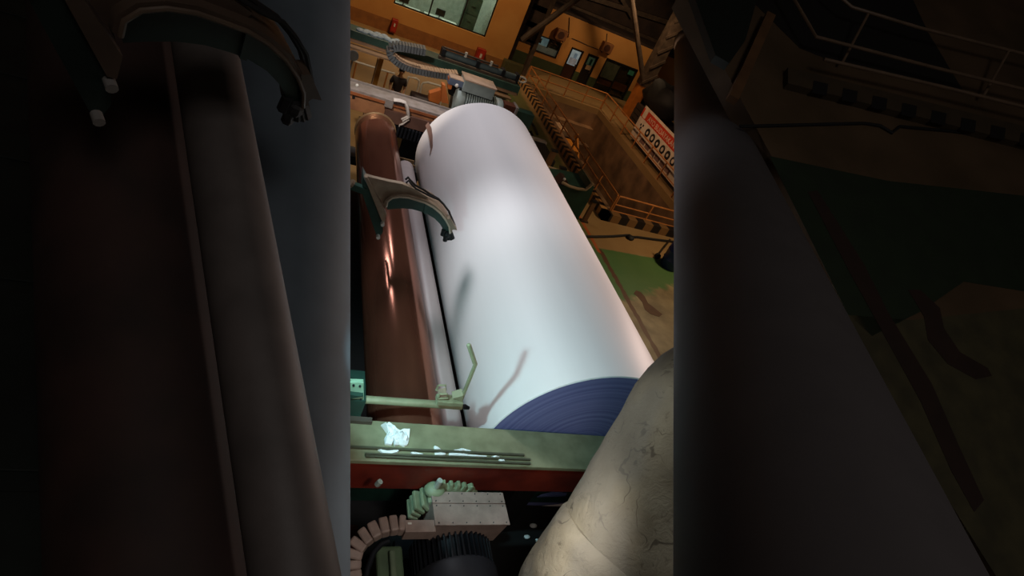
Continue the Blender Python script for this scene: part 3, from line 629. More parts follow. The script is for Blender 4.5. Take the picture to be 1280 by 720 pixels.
# segmented conduit
ct = thing('cable_conduit', 'tan segmented cable conduit curving down from the motor terminal box', 'conduit', (1.6, 2.9, 2.0))
cpts = [(506,657),(497,656),(486,657.5),(474,660.5),(462,667),(452,675),(444,686),(440,699),(439,712),(440,726)]
zz = [2.2, 2.2, 2.19, 2.17, 2.14, 2.1, 2.05, 2.0, 1.95, 1.9]
cp = [pZ(*p, z) for p, z in zip(cpts, zz)]
for i in range(len(cp)-1):
    a, b = cp[i], cp[i+1]; MB().obar(lerp(a, b, .03), lerp(a, b, .98), .17, .13).build('link', 'mtan', ct, bevel=.02)
# gearbox lumps under the conduit
gb = thing('gearbox', 'green gearbox housing with a dark hose beside the motor at the bottom', 'gearbox', (1.7, 2.6, .9))
g0 = pZ(470, 682, 1.75); g1 = pZ(504, 722, 1.75)
B(g0.x, g1.x+.02, g1.y-.4, g0.y, .9, 1.75).build('housing', mat('gearbox_green', '#566a50', .55), gb, bevel=.03)
B(g0.x+.12, g1.x-.08, g1.y-.3, g0.y-.08, 1.75, 1.82).build('cover', mat('gearbox_cover', '#6a7a62', .55), gb, bevel=.02)
MB().tube([pZ(*p, 1.9) for p in ((486,676),(476,680),(466,692),(459,712),(456,730))], .03, 10).build('hose', 'dkmetal', gb, True)
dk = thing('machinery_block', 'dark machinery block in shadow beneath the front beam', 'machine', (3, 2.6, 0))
B(-.5, 6.9, 1.2, 4.0, 0, .9).build('base_block', 'black', dk); B(1.25, 6.9, 4.0, 4.9, 0, .6).build('rear_block', 'black', dk); B(.4, 1.5, 3.0, 3.4, .9, 1.5).build('rusty_block', mat('rusty_block', '#4a1a10', .7), dk)  # rear block added to black out lit floor in the gap
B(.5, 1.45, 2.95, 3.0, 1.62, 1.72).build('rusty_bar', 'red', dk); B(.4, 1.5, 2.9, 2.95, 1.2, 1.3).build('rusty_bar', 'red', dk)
c0 = pY(471, 606, 3.3); MB().tube([c0, c0+V((.02,0,.06))], .03, 8).build('bright_bolt', bpy.data.materials['bright_bolt'], dk)
g2 = [pZ(*p, 1.75) for p in ((677,618),(712,609),(708,619),(672,620))]
MB().prism(g2, (0,0,-.03)).build('plate', mat('slate_plate', '#5a6490', .5), dk)
for p, s in (((666,658), .06), ((658,672), .05), ((671,676), .035)):
    c0 = pZ(*p, .9); tag(MB().ball(c0+V((0,0,.02)), (s, s*.6, .02), 8, 5).build('paper_scrap', 'scrap'), {(666,658): 'faint scrap in the dark gap right of the motor, uppermost of three', (658,672): 'faint scrap in the dark gap right of the motor, leftmost of three', (671,676): 'faint scrap in the dark gap beside the lagged pipe, lowest of three'}[p], 'paper scrap', 'scraps in the dark gap')

# ------------------------------------------------------------------ lagged pipe
lp = thing('lagged_pipe', 'thick pipe wrapped in cracked plaster lagging at the bottom right', 'pipe', (2, 1, 3))
def lag(path, seg=48, seed=0, amp=.03):
    rg = []
    for i, (c0, r) in enumerate(path):
        d = (path[min(i+1, len(path)-1)][0]-path[max(i-1, 0)][0]).normalized(); u = d.cross(V((0,0,1))).normalized(); w_ = u.cross(d)
        ring = []
        for k in range(seg):
            a = 2*math.pi*k/seg; p = c0+(u*math.cos(a)+w_*math.sin(a))*r
            ring.append(p + (p-c0).normalized()*(noise.noise(p*1.9+V((seed,0,0)))*amp*1.6 + noise.noise(p*6+V((seed,3,0)))*amp*.5))
        rg.append(ring)
    return MB().loft(rg)
LD = 4.7; LR = .84
k0 = pD(916, 544, LD); k1 = pD(815, 714, LD); ax = k1-k0; L0 = ax.length; axn = ax/L0
pth = []
for s_, r_ in ((-.72,.12),(-.7,.3),(-.64,.47),(-.54,.6),(-.42,.7),(-.28,.77),(-.12,.82),(.05,LR)): pth.append((k0+axn*s_, r_))
for i in range(1, 22): pth.append((k0+axn*(.05+.13*i), LR))
lag(pth, seed=2).build('lagging', 'lag', lp, True)
lag([(k0+axn*(L0*.93+.05*i), LR+(0, .035, .05)[min(i, 2)]) for i in range(30)], seed=8, amp=.045).build('lagging_collar', 'lag', lp, True)

# ------------------------------------------------------------------ beam behind the roll's far end
BY = 12.85
cbm = thing('cross_beam', 'grey topped brown steel beam crossing behind the far ends of the rollers', 'beam', (2.5, BY, 2.2))
B(-.6, 4.6, BY, BY+.45, 2.62, 2.72).build('top_flange', 'beamtop', cbm, bevel=.01)
B(-.6, 4.6, BY+.02, BY+.1, 2.25, 2.62).build('web', 'beamweb', cbm)
B(-.6, 4.6, BY-.02, BY, 2.6, 2.66).build('front_lip', mat('rust_lip', '#9a5a34', .5), cbm)
B(-.6, 4.6, BY+.46, BY+.5, 2.7, 2.76).build('rear_rail', 'beamtop', cbm)
hl = pY(442, 122, BY); MB().tube([(hl.x, BY+.005, hl.z), (hl.x, BY+.03, hl.z)], .035, 12).build('bolt_hole', 'black', cbm)
kk = pY(447, 104, BY+.2); MB().ball(V((kk.x, BY+.2, 2.75)), .035, 8, 6).build('bright_stud', mat('stud_white', '#f4f4f0', .3), cbm)
cq = pY(487, 127, BY-.03); B(cq.x-.09, cq.x+.09, BY-.05, BY-.02, cq.z-.14, 2.73).build('clip', 'beamtop', cbm)
B(2.1, 4.6, BY-.06, BY+.02, 2.22, 2.5).build('doubler_plate', mat('doubler_brown', '#6a4c40', .5), cbm)
for x in (.0, 4.0): B(x-.2, x+.2, BY+.05, BY+.4, 0, 2.25).build('leg', 'dkmetal', cbm)
rk = MB()
for k in range(16):
    x = 2.05+k*.085; rk.box(x, x+.04, BY-.12, BY-.02, 1.95, 2.2)
rk.box(1.95, 3.4, BY-.02, BY+.02, 1.9, 2.24)
tag(rk.build('gear_rack', 'dkmetal'), 'dark toothed rack below the brown cross beam', 'rack')
bs = thing('cable_tray', 'dark channel with two brass strips behind the rollers', 'tray', (2.5, 12.2, 1.3))
B(1.5, 3.6, 12.1, 12.6, 1.3, 1.5).build('trough', 'black', bs)
for y, z in ((12.18, 1.62), (12.4, 1.62)): B(2.15, 3.0, y, y+.05, z-.1, z).build('brass_strip', 'brass', bs)
B(2.2, 3.0, 11.95, 12.05, 1.25, 1.35).build('steel_strip', 'steel', bs)
rg_ = MB()
rp = [pY(*p, BY-.06) for p in ((492,125),(500,126),(506,128),(509,135),(510,142),(511,146),(503,151),(502,149),(510,145),(511,149),(503,155),(500,156),(498,160))]
tag(MB().tube(rp, [.07,.075,.07,.075,.07,.065,.05,.045,.05,.05,.045,.035,.02], 8, .55).build('rag', 'cloth', smooth=True), 'dirty white rag knotted and hanging from the cross beam', 'rag')

# second beam (teal), drag chain, cylinder
B2 = 15.0
b2 = thing('teal_beam', 'long teal painted beam with pale lips behind the cable drag chain', 'beam', (3, B2, 2.9))
B(-1, 5.75, B2, B2+.5, 3.05, 3.3).build('box_beam', 'teal', b2, bevel=.01)
B(-1, 5.7, B2-.06, B2, 3.05, 3.12).build('front_lip', mat('lip_tan', '#97765a', .5), b2)
B(-1, 5.5, B2-.35, B2-.06, 2.98, 3.02).build('front_tray', mat('tray_tan', '#8a6c50', .6), b2)
B(3.4, 5.6, B2+.1, B2+.2, 3.3, 3.36).build('guide_strip', 'steel', b2)
for x in (-.2, 5.3): B(x-.2, x+.2, B2+.05, B2+.45, 0, 3.05).build('leg', 'teal', b2)
sc_ = [pZ(*p, 3.32) for p in ((452,46),(462,49),(472,47),(482,51),(492,53),(499,58),(490,60),(478,56),(464,53))]
c0 = sum(sc_, V((0,0,0)))/9
h9 = MB(); ring = [V((p.x, min(max(p.y, B2+.05), B2+.46), 3.302)) for p in sc_]; h9.loft([ring, [lerp(p, V((c0.x,B2+.25,0)), .2)*1 + V((0,0,0)) for p in ring]], False)
h9 = MB(); 
for k in range(14):
    x = lerp(sc_[0].x, sc_[5].x, k/13); h9.ball((x+random.uniform(-.05,.05), B2+.22+random.uniform(-.12,.12), 3.32), (.11, .1, .05), 7, 5)
tag(h9.build('paper_shreds', mat('shred_grey', '#9fb0bc', .7), smooth=False), 'heap of bluish paper shreds on top of the teal beam', 'shreds')
h9 = bpy.data.objects['paper_shreds']; h9['kind'] = 'stuff'
cy = thing('pneumatic_cylinder', 'long dark pneumatic cylinder lying along the teal beam with a bright eye end', 'cylinder', (4.5, B2+.3, 3.3))
ca, cb_ = pY(552, 70, B2+.3), pY(643, 103, B2+.3); ca.z = cb_.z = 3.42
MB().tube([ca, cb_], .085, 16).build('barrel', mat('cylinder_grey', '#66767a', .35, .4), cy, True)
MB().tube([ca+V((-.02,0,.13)), cb_+V((-.6,0,.13))], .03, 8).build('tie_rod', 'steel', cy, True)
for t_ in (0, .45, .8, 1): p = lerp(ca, cb_, t_); B(p.x-.05, p.x+.05, p.y-.12, p.y+.12, 3.3, 3.54).build('end_block', 'dkmetal', cy, bevel=.01)
MB().tube([cb_+V((.05+.13*math.cos(a)+.12, 0, .07*math.sin(a))) for a in [2*math.pi*k/12 for k in range(13)]], .025, 8).build('eye', 'white', cy, True)
for t_ in (.28, .62): p = lerp(ca, cb_, t_); MB().tube([p+V((0,0,.06)), p+V((0,0,.2))], .04, 8).build('port', 'white', cy, True)
# drag chain: lower run, bend, upper run
dc = thing('cable_drag_chain', 'grey cable drag chain looped in front of the teal beam', 'drag chain', (2.6, 14.6, 3))
dpx = [(532,66),(524,64.5),(516,63),(508,61.5),(500,60),(493,60.5),(488,63),(487,68),(491,74),(497,79.5),(505,84),(514,87.5),(524,90),(534,92),(544,94),(554,95.5),(563,96.5),(572,97)]
def resample(pts, n):
    ds = [0]
    for a, b in zip(pts, pts[1:]): ds.append(ds[-1]+(V((*b,0))-V((*a,0))).length)
    out = []
    for k in range(n):
        s = ds[-1]*k/(n-1); i = max(j for j in range(len(ds)) if ds[j] <= s+1e-9); i = min(i, len(pts)-2)
        t_ = (s-ds[i])/(ds[i+1]-ds[i]); out.append((lerp(pts[i][0], pts[i+1][0], t_), lerp(pts[i][1], pts[i+1][1], t_)))
    return out
dq = [pY(*p, 14.35) for p in resample(dpx, 39)]
for i in range(38):
    a, b = dq[i], dq[i+1]; d = (b-a).normalized(); nn = V((-d.z, 0, d.x))
    MB().obar(lerp(a, b, .06), lerp(a, b, .9), .26, .17, (0,1,0)).build('link', 'chain', dc) if False else MB().hexa([a+nn*s*.08+V((0,y,0)) for s, y in ((-1,0),(1,0),(1,.3),(-1,.3))] + [lerp(a,b,.82)+nn*s*.08+V((0,y,0)) for s, y in ((-1,0),(1,0),(1,.3),(-1,.3))]).build('link', 'chaintop' if i > 8 and False else 'chain', dc)
    mp_ = lerp(a, b, .41); sgn = 1 if nn.z > 0 else -1
    if 11 < i:
        B(mp_.x-.035, mp_.x+.035, mp_.y+.0, mp_.y+.28, mp_.z+.075, mp_.z+.1).build('link_cap', 'chaintop', dc)
# far motor
fmY = 13.75
f0 = pY(578, 118, fmY); fx, fz = pY(596, 122, fmY).x, 2.9
fm = thing('electric_motor', 'small finned grey-green motor with a box above the far end of the reel', 'motor', (fx, fmY, 2.4))
fr = .34
def tubx(x0_, x1_, r_, m, nm): return MB().loft([[V((x, fmY+r*math.cos(a), fz+r*math.sin(a))) for a in [2*math.pi*k/32 for k in range(32)]] for x, r in ((x0_, r_*.93), (x0_+.03, r_), (x1_-.03, r_), (x1_, r_*.93))]).build(nm, m, fm, True)
xl, xr = pY(569, 115, fmY).x, pY(622, 120, fmY).x
fg = mat('far_motor_green', '#93a09c', .5)
tubx(xl, xl+.22, fr, fg, 'fan_cowl'); tubx(xl+.22, xr, fr*.84, fg, 'stator_body'); tubx(xr, xr+.18, fr*.95, fg, 'end_bell')
for k in range(14):
    x = lerp(xl+.26, xr-.03, k/13)
    MB().loft([[V((xx, fmY+fr*1.0*math.cos(a), fz+fr*1.0*math.sin(a))) for a in [2*math.pi*j/28 for j in range(28)]] for xx in (x-.012, x+.012)]).build('fin', fg, fm)
bx0, bx1 = pY(579, 97, fmY).x, pY(618, 105, fmY).x
zt = fz+fr+.27
B(bx0, bx1, fmY-.28, fmY+.22, fz+fr-.03, zt-.03).build('terminal_box', mat('grey_green_box', '#8d9a98', .5), fm, bevel=.01)
B(bx0-.02, bx1+.02, fmY-.3, fmY+.24, zt-.03, zt).build('box_lid', 'chaintop', fm)
B(bx0-.35, bx0, fmY-.2, fmY+.1, fz+fr, fz+fr+.16).build('cable_entry', mat('blue_grey_box', '#5e6a80', .5), fm, bevel=.01)
B(bx0-.35, bx0, fmY-.2, fmY+.1, fz+fr+.16, fz+fr+.18).build('entry_lid', 'chaintop', fm)
B(fx-.4, fx+.4, fmY-.3, fmY+.3, fz-fr-.12, fz-fr+.06).build('foot', 'dkmetal', fm)
pd = thing('motor_pedestal', 'dark brown pedestal standing beneath the small far motor', 'pedestal', (fx, fmY, 0))
B(fx-.3, fx+.5, fmY-.35, fmY+.35, 0, fz-fr-.12).build('column', 'dkmetal', pd)
pd = thing('motor_guard', 'red-brown post with a dark green guard panel at the right of the small far motor', 'guard', (xr+.5, fmY, 0))
B(xr+.35, xr+.4, fmY-.1, fmY, 0, 1.5).build('stem', 'dkmetal', pd); B(xr+.2, xr+.5, fmY-.2, fmY+.1, 1.5, 3.2).build('post', mat('red_brown_post', '#5c2c1a', .6), pd); B(xr+.5, xr+.56, fmY-.25, fmY+.15, 1.5, 3.22).build('edge_plate', 'beamtop', pd); B(xr+.56, xr+1.1, fmY-.1, fmY+.2, 1.2, 3.1).build('green_guard', 'dgreen', pd)
# orange machine bits by the motor
om = thing('orange_actuator', 'orange actuator bracket left of the small far motor', 'actuator', (3.4, 14, 2.3))
ob = MB().prism([pY(*p, 13.6) for p in ((561,97),(567,99),(564,112),(560,111))], (0,.15,0)); ob.build('upright', mat('machine_orange', '#b86428', .5), om)
MB().prism([pY(*p, 13.5) for p in ((553,106),(557,107),(561,130),(552,128))], (0,.2,0)).build('bracket', bpy.data.materials['machine_orange'], om)
MB().prism([pY(*p, 13.7) for p in ((537,117),(551,113),(556,121),(548,130),(536,126))], (0,.2,0)).build('block', bpy.data.materials['machine_orange'], om)
MB().prism([pY(*p, 13.8) for p in ((563,99),(574,101),(570,122),(561,118))], (0,.2,0)).build('rear_block', 'black', om)
c0 = pY(571, 107, 13.4); MB().ball(c0, .045, 8, 6).build('lamp_knob', 'white', om)
B(2.8, 3.5, 13.5, 14.2, 0, 2.6).build('base', 'dkmetal', om)

# back rail, post, person
rails = thing('guard_railing', 'pale handrail on the tan floor behind the cross beam at upper left', 'railing', (3, 20.5, 0))
for y, pts in ((20.5, ((430,71),(446,77.5),(470,85),(493,92))), ):
    MB().tube([pY(*p, y) for p in pts], .035, 8).build('top_rail', 'white', rails, True)
a = pY(446, 77.5, 20.5); MB().tube([a, V((a.x, a.y, 0))], .03, 8).build('post', 'rail', rails)
a = pY(485, 89.5, 20.5); MB().tube([a, V((a.x, a.y, 0))], .03, 8).build('post', 'rail', rails)
for i, (l, lab) in enumerate((([(511,96),(520,98),(524,101),(523.5,106),(520,121)], 'rounded hoop barrier right of the standing person, left one of two'), ([(524,122),(527,106),(529,103.5),(535,103),(552,108),(556,112)], 'rounded hoop barrier right of the standing person, right one of two'))):
    hp_ = [pY(*p, 20.5-.2*i) for p in l]; hp_ = [V((hp_[0].x, hp_[0].y, 0))]*(hp_[0].z > .02) + hp_ + [V((hp_[-1].x, hp_[-1].y, 0))]*(hp_[-1].z > .02)
    tag(MB().tube(hp_, .04, 8).build('hoop_barrier', 'white', smooth=True), lab, 'barrier')
po = pY(467, 100, 17.6)
p1 = thing('steel_post', 'brown flat steel post standing left of the person', 'post', (po.x, 17.6, 0))
w0, w1 = pY(463, 113, 17.6), pY(469.5, 113, 17.6)
B(w0.x, w1.x, 17.6, 17.7, 0, pY(497, 80, 17.6).z).build('upright', mat('ochre_post', '#9a6a20', .5), p1); B(w0.x-.02, w0.x, 17.5, 17.75, 0, pY(497, 80, 17.6).z).build('pale_edge', 'chaintop', p1)
B(w0.x-.1, w1.x+.1, 17.45, 17.85, 0, .03).build('base_plate', 'steel', p1)
gz0 = pY(442, 70, 19.5); tag(MB().tube([(gz0.x, 19.5, gz0.z), (gz0.x, 19.6, gz0.z)], .16, 20).tube([(gz0.x, 19.55, 0), (gz0.x, 19.55, gz0.z-.15)], .03, 8).build('pressure_gauge', mat('gauge_blue_grey', '#6c7684', .5), smooth=True), 'round blue-grey gauge on a thin stem at the far upper left', 'gauge')
# person
pe = pY(497, 100, 18.4); pxx, pyy = pe.x+.05, 18.4
per = thing('person', 'person in a dark shirt standing behind the machine beside the brown post', 'person', (pxx, pyy, 0))
def skin(name, V_, E_, R_, m, parent, sub=2):
    me = bpy.data.meshes.new(name); me.from_pydata([V(v)+V((pxx, pyy, 0))-ORG[parent.name] for v in V_], E_, [])
    o = bpy.data.objects.new(name, me); COL.objects.link(o); o.parent = parent
    md = o.modifiers.new('skin', 'SKIN'); 
    for i, r in enumerate(R_): me.skin_vertices[0].data[i].radius = r if isinstance(r, tuple) else (r, r)
    me.skin_vertices[0].data[0].use_root = True
    s = o.modifiers.new('sub', 'SUBSURF'); s.levels = sub; s.render_levels = sub
    me.materials.append(M[m]); md.use_smooth_shade = True; return o
bv = [(0,0,.92),(0,0,1.12),(0,0,1.34),(0,0,1.45),(0,-.01,1.52),(0,-.02,1.6),(0,-.02,1.68),
      (.17,0,1.38),(.23,.0,1.12),(.2,-.16,.92),(.19,-.22,.86), (-.17,0,1.38),(-.24,0,1.12),(-.2,-.14,.92),(-.19,-.2,.86),
      (.1,0,.86),(.11,-.01,.48),(.11,.02,.1),(.12,-.14,.04),(-.1,0,.86),(-.11,-.01,.48),(-.11,.02,.1),(-.12,-.14,.04)]
be = [(0,1),(1,2),(2,3),(3,4),(4,5),(5,6),(2,7),(7,8),(8,9),(9,10),(2,11),(11,12),(12,13),(13,14),(0,15),(15,16),(16,17),(17,18),(0,19),(19,20),(20,21),(21,22)]
brr = [(.15,.11),(.14,.1),(.16,.11),(.07,.06),(.055,.055),(.085,.1),(.07,.08),.06,.045,.035,.03,.06,.045,.035,.03,.085,.06,.045,.04,.085,.06,.045,.04]
skin('body', bv, be, brr, 'skin', per)
skin('shirt', [(0,0,.88),(0,0,1.12),(0,0,1.34),(0,0,1.42),(.18,0,1.37),(.235,0,1.16),(-.18,0,1.37),(-.245,0,1.16)], [(0,1),(1,2),(2,3),(2,4),(4,5),(2,6),(6,7)], [(.175,.13),(.165,.125),(.18,.13),(.075,.07),.075,.065,.075,.065], 'shirt', per)
skin('trousers', [(0,0,.94),(.1,0,.84),(.11,-.01,.48),(.11,.02,.1),(-.1,0,.84),(-.11,-.01,.48),(-.11,.02,.1)], [(0,1),(1,2),(2,3),(0,4),(4,5),(5,6)], [(.17,.125),.1,.075,.06,.1,.075,.06], 'shirt', per)
hr = MB().ball((pxx, pyy+.01, 1.655), (.098, .112, .1), 14, 10); hr.v = [V((p.x, p.y, max(p.z, 1.62 if p.y < pyy-.02 else 1.56))) for p in hr.v]; hr.build('hair', 'hair', per, True)
fc = MB().ball((pxx, pyy-.125, 1.6), (.014, .02, .022), 8, 6)
for s in (-1, 1): fc.ball((pxx+s*.092, pyy-.02, 1.6), (.012, .02, .03), 8, 6)
fc.build('nose_and_ears', 'skin', per, True)
for s in (-1, 1): MB().ball((pxx+s*.035, pyy-.108, 1.625), (.012, .008, .008), 8, 6).build('eye', 'hair', per)
B(pxx-.03, pxx+.03, pyy-.118, pyy-.105, 1.555, 1.562).build('mouth', mat('lip', '#6a3a2c', .6), per)
for s, hand in ((1, (.19,-.22,.86)), (-1, (-.19,-.2,.86))):
    for k in range(5):
        h0 = V((pxx+hand[0]+(k-2)*.016, pyy+hand[1]-.015, hand[2])); L_n = (.05, .075, .08, .075, .06)[k]
        MB().tube([h0, h0+V((0 if k else -s*.03, -L_n*.5, -.02)), h0+V((0 if k else -s*.03, -L_n*.8, -.06))], [.01,.009,.007], 6).build('finger', 'skin', per, True)

# ------------------------------------------------------------------ right of the roll
gbn = thing('green_hopper', 'dark green bin with a pale rim behind the right side of the reel', 'bin', (8.6, 14.2, 0))
hY = 13.6
hp = [pY(*p, hY) for p in ((698,232),(711,233),(735,238),(741,232),(743,234),(736,250),(722,275),(712,262))]
zb = min(p.z for p in hp)
MB().prism(hp, (0, 1.0, 0)).build('tub', 'dgreen', gbn)
MB().tube([pY(*p, hY-.02) for p in ((703,228),(712,233),(722,236),(732,237),(737,233),(741,229))], .045, 8).build('rim', mat('rim_tan', '#a08a6c', .5), gbn, True)
MB().prism([pY(*p, hY+.05) for p in ((696,232),(705,224),(709,226),(712,233),(705,243))], (0,.4,0)).build('side_block', mat('block_maroon', '#3c2018', .6), gbn)
c0 = pY(705.5, 224, hY); MB().ball(c0, .04, 8, 6).build('lamp', 'white', gbn)
pb = [pY(*p, hY) for p in ((722,240),(716,262))]
B(hp[0].x+.2, hp[2].x-.1, hY+.1, hY+.8, 0, zb+.2).build('pedestal', 'dkmetal', gbn)
def wpost(px0, px1, Y, w_, lab):
    a, b = pY(*px0, Y), pY(*px1, Y); t = thing('timber_post', lab, 'post', b, 'brown posts right of the reel')
    MB().obar(V((b.x, Y, 0)), V((b.x, Y, a.z)), w_, w_*.6, (0,1,0)).build('upright', mat('post_brown', '#6b4a2c', .7), t, bevel=.01)
    B(b.x-w_*.8, b.x+w_*.8, Y-w_*.5, Y+w_*.5, 0, .05).build('foot', 'steel', t); B(b.x-w_*.6, b.x+w_*.6, Y-w_*.4, Y+w_*.4, a.z, a.z+.05).build('cap', 'dkmetal', t)
wpost((741,252), (729,278), 14.6, .16, 'brown post standing between the green bin and the striped kerb')
wpost((689,188), (684,207), 16.9, .2, 'brown post beside the reel, farther of the two behind the green bin')
wpost((701,210), (696,226), 15.6, .2, 'brown post beside the reel, just behind the green bin')
mb_ = thing('pipe_barrier', 'thin tan rod spanning from the reel to the striped kerb', 'rod', pY(686, 209, 16.4))
MB().tube([pY(684,208,16.2), pY(700,213,16.2), pY(722,219,16.2)], .035, 8).build('rod', 'rim_tan' if False else bpy.data.materials['rim_tan'], mb_, True)
e = pY(722,219,16.2); MB().tube([e, V((e.x, e.y, 0))], .035, 8).build('upright', bpy.data.materials['rim_tan'], mb_)
e = pY(688,209.3,16.2); MB().tube([e, V((e.x, e.y, 0))], .035, 8).build('upright', bpy.data.materials['rim_tan'], mb_)
e = pZ(672, 182, .45); mbx = thing('control_box', 'black and grey control box on the floor right of the reel', 'box', (e.x, e.y, 0))
B(e.x-.5, e.x+.45, e.y-1.0, e.y+.6, 0, .45).build('case', 'black', mbx, bevel=.02); B(e.x-.3, e.x+.5, e.y+.4, e.y+.65, 0, .5).build('grey_side', 'beamtop', mbx)
hs = MB()
for pts in (((648,146),(652,144),(657,147),(659,152),(655,155)), ((660,166),(664,164),(666,169),(661,172)), ((662,150),(668,158),(672,168))):
    hs.tube([pZ(*p, .045) for p in pts], .04, 8)
tag(hs.build('coiled_hose', 'black', smooth=True), 'black hoses looping beside the far right edge of the reel', 'hose')
ln = MB().tube([pZ(*p, .03) for p in ((633,122),(640,134),(646,145))], .03, 6); tag(ln.build('tan_pole', bpy.data.materials['rim_tan']), 'thin tan pole on the floor beyond the reel', 'pole')
# floor cable
cpx = [(722,295.5),(745,296),(765,295.5),(783,294.2),(787,294),(789,297),(786,298),(790,296.5),(797,296.5),(815,299),(835,301.5),(870,306),(910,311)]
tag(MB().tube([pZ(*p, .035) for p in cpx], .045, 8).ball(pZ(788,297,.06), (.14,.14,.08), 8, 6).build('power_cable', 'black', smooth=True), 'black cable with a knot lying on the floor before the striped kerb', 'cable')
# floor stain
sp = [(795,363),(801,365),(806,371),(810,379),(818,385),(828,393),(824,396),(814,393),(806,387),(803,378),(797,371),(792,367)]
stn = MB().prism([pZ(*p, .002) for p in sp], (0,0,.004)); s_ = stn.build('floor_stain', mat('rust_stain', '#5a3a20', .7)); tag(s_, 'brown spill stain on the concrete floor right of the reel', 'stain')
# barrel
b0 = pZ(834, 338, 0)
br = thing('drum_barrel', 'blue plastic barrel on the floor at the right beside the green paint', 'barrel', (b0.x+.15, b0.y+.25, 0))
bx, by = b0.x+.15, b0.y+.25
MB().loft([[V((bx+r*math.cos(a), by+r*math.sin(a), z)) for a in [2*math.pi*k/40 for k in range(40)]] for z, r in ((0,.26),(.04,.29),(.28,.3),(.3,.315),(.33,.3),(.58,.3),(.6,.315),(.63,.3),(.86,.29),(.9,.27))]).build('body', 'blue', br, True)
MB().tube([(bx,by,.9),(bx,by,.915)], .25, 30).build('lid', mat('barrel_lid', '#26407e', .4), br, True)
ht = thing('hand_truck', 'steel hand truck leaning at the left of the blue barrel', 'hand truck', pZ(826, 322, 0))
MB().tube([pZ(822,319,.12), pZ(828,311,.35), pZ(838,299,.75)], .035, 8).build('handle', 'steel', ht, True)
c0 = pZ(822,320,.1); MB().tube([c0+V((0,-.04,0)), c0+V((0,.04,0))], .1, 18).build('wheel', 'black', ht, True)
MB().tube([pZ(829,324,.08), pZ(832,328,.06), pZ(835,327,.1), pZ(831,321,.12)], .035, 8).build('axle', 'beamtop', ht, True)

# ================================================================== added bay at the left: inclined rollers, dimness put into their colours
def inclined(name, lab, cat, vp, a, b, r, t0, t1, m, seg=64, caps='dkmetal'):
    o, d = cyl_px(vp, a, b, r); p0, p1 = o+d*t0, o+d*t1
    t = thing(name, lab, cat, p0)
    MB().tube([p0, lerp(p0, p1, .5), p1], r, seg).build('shell', m, t, True)
    MB().tube([p0-d*.15, p0+d*.05], r*.35, 24).build('shaft', caps, t, True); MB().tube([p1-d*.05, p1+d*.15], r*.35, 24).build('shaft', caps, t, True)
    return t
inclined('dark_roller', 'added broad brown roller of darkened colour slanting up at the far left of the picture', 'roller', (-13,-1524), (38,240), (262,240), .5, -2.2, 5.2, 'dkbrown')
inclined('grey_roller', 'added pale grey roller of darkened colour slanting up right beside the broad brown one', 'roller', (-13,-1524), (240,240), (333,240), .21, -2.2, 5.2, 'dkstrip')
inclined('darkened_roll', 'added roll, its paper darkened to slate grey, slanting up behind the pale roller', 'roll', (438,-1524), (250,360), (438,360), .62, -2.6, 6, 'dkgrey')
inclined('added_grey_pipe', 'very broad added pipe of darkened grey running from lower right up to the top', 'pipe', (843,-6), (842,400), (1205,660), .5, -2.5, 30, 'dkpipe')  # added cylinder, shaped and toned like a dimmed paper roll
cps = [pZ(*p, 2.0) for p in ((0, 60), (34, 60), (0, 725), (60, 725))]
cx1, cx0, cyb = -1.0, -6.5, 16.0
ca_ = thing('filler_cabinet', 'added dark green cabinet that darkens the extreme left edge beside the broad roller', 'cabinet', ((cx0+cx1)/2, 5, 0))
B(cx0, cx1, 1.0, cyb, 0, 2.0).build('casing', mat('darkened_green', '#18201a', .7, c2='#101511', scale=2), ca_, bevel=.03)  # cabinet added to darken the bright strip of floor here
for k in range(6): B(cx0+.1, cx1-.1, 1.2+k*(cyb-1.4)/6, 1.0+(k+1)*(cyb-1.4)/6, 2.0, 2.03).build('top_panel', bpy.data.materials['darkened_green'], ca_, bevel=.01)
# second clamp arm, added nearer in the left bay: a rigid copy
def copy_tree(o, parent=None):
    c = o.copy(); COL.objects.link(c)
    if parent: c.parent = parent
    for ch in list(o.children): copy_tree(ch, c)
    return c
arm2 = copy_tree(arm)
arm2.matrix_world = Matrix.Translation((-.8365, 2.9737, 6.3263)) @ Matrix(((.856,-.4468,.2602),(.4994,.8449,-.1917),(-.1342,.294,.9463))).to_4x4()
arm_shade = {'tan': mat('shade_brown', '#4a3a2e', .6), 'dgreen': mat('shade_green', '#142420', .5), 'white': mat('shade_bolt', '#7a7672', .5), 'pale_edge': mat('shade_edge', '#5a4a3c', .5)}  # darker copies of the arm's colours, painted to stand in for shade
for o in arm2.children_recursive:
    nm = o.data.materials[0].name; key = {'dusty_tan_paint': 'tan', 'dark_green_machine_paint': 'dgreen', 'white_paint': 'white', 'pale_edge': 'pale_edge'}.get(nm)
    if key: o.material_slots[0].link = 'OBJECT'; o.material_slots[0].material = arm_shade[key]
arm2['label'] = 'added curved clamp arm of darkened colour at upper left over the broad roller'

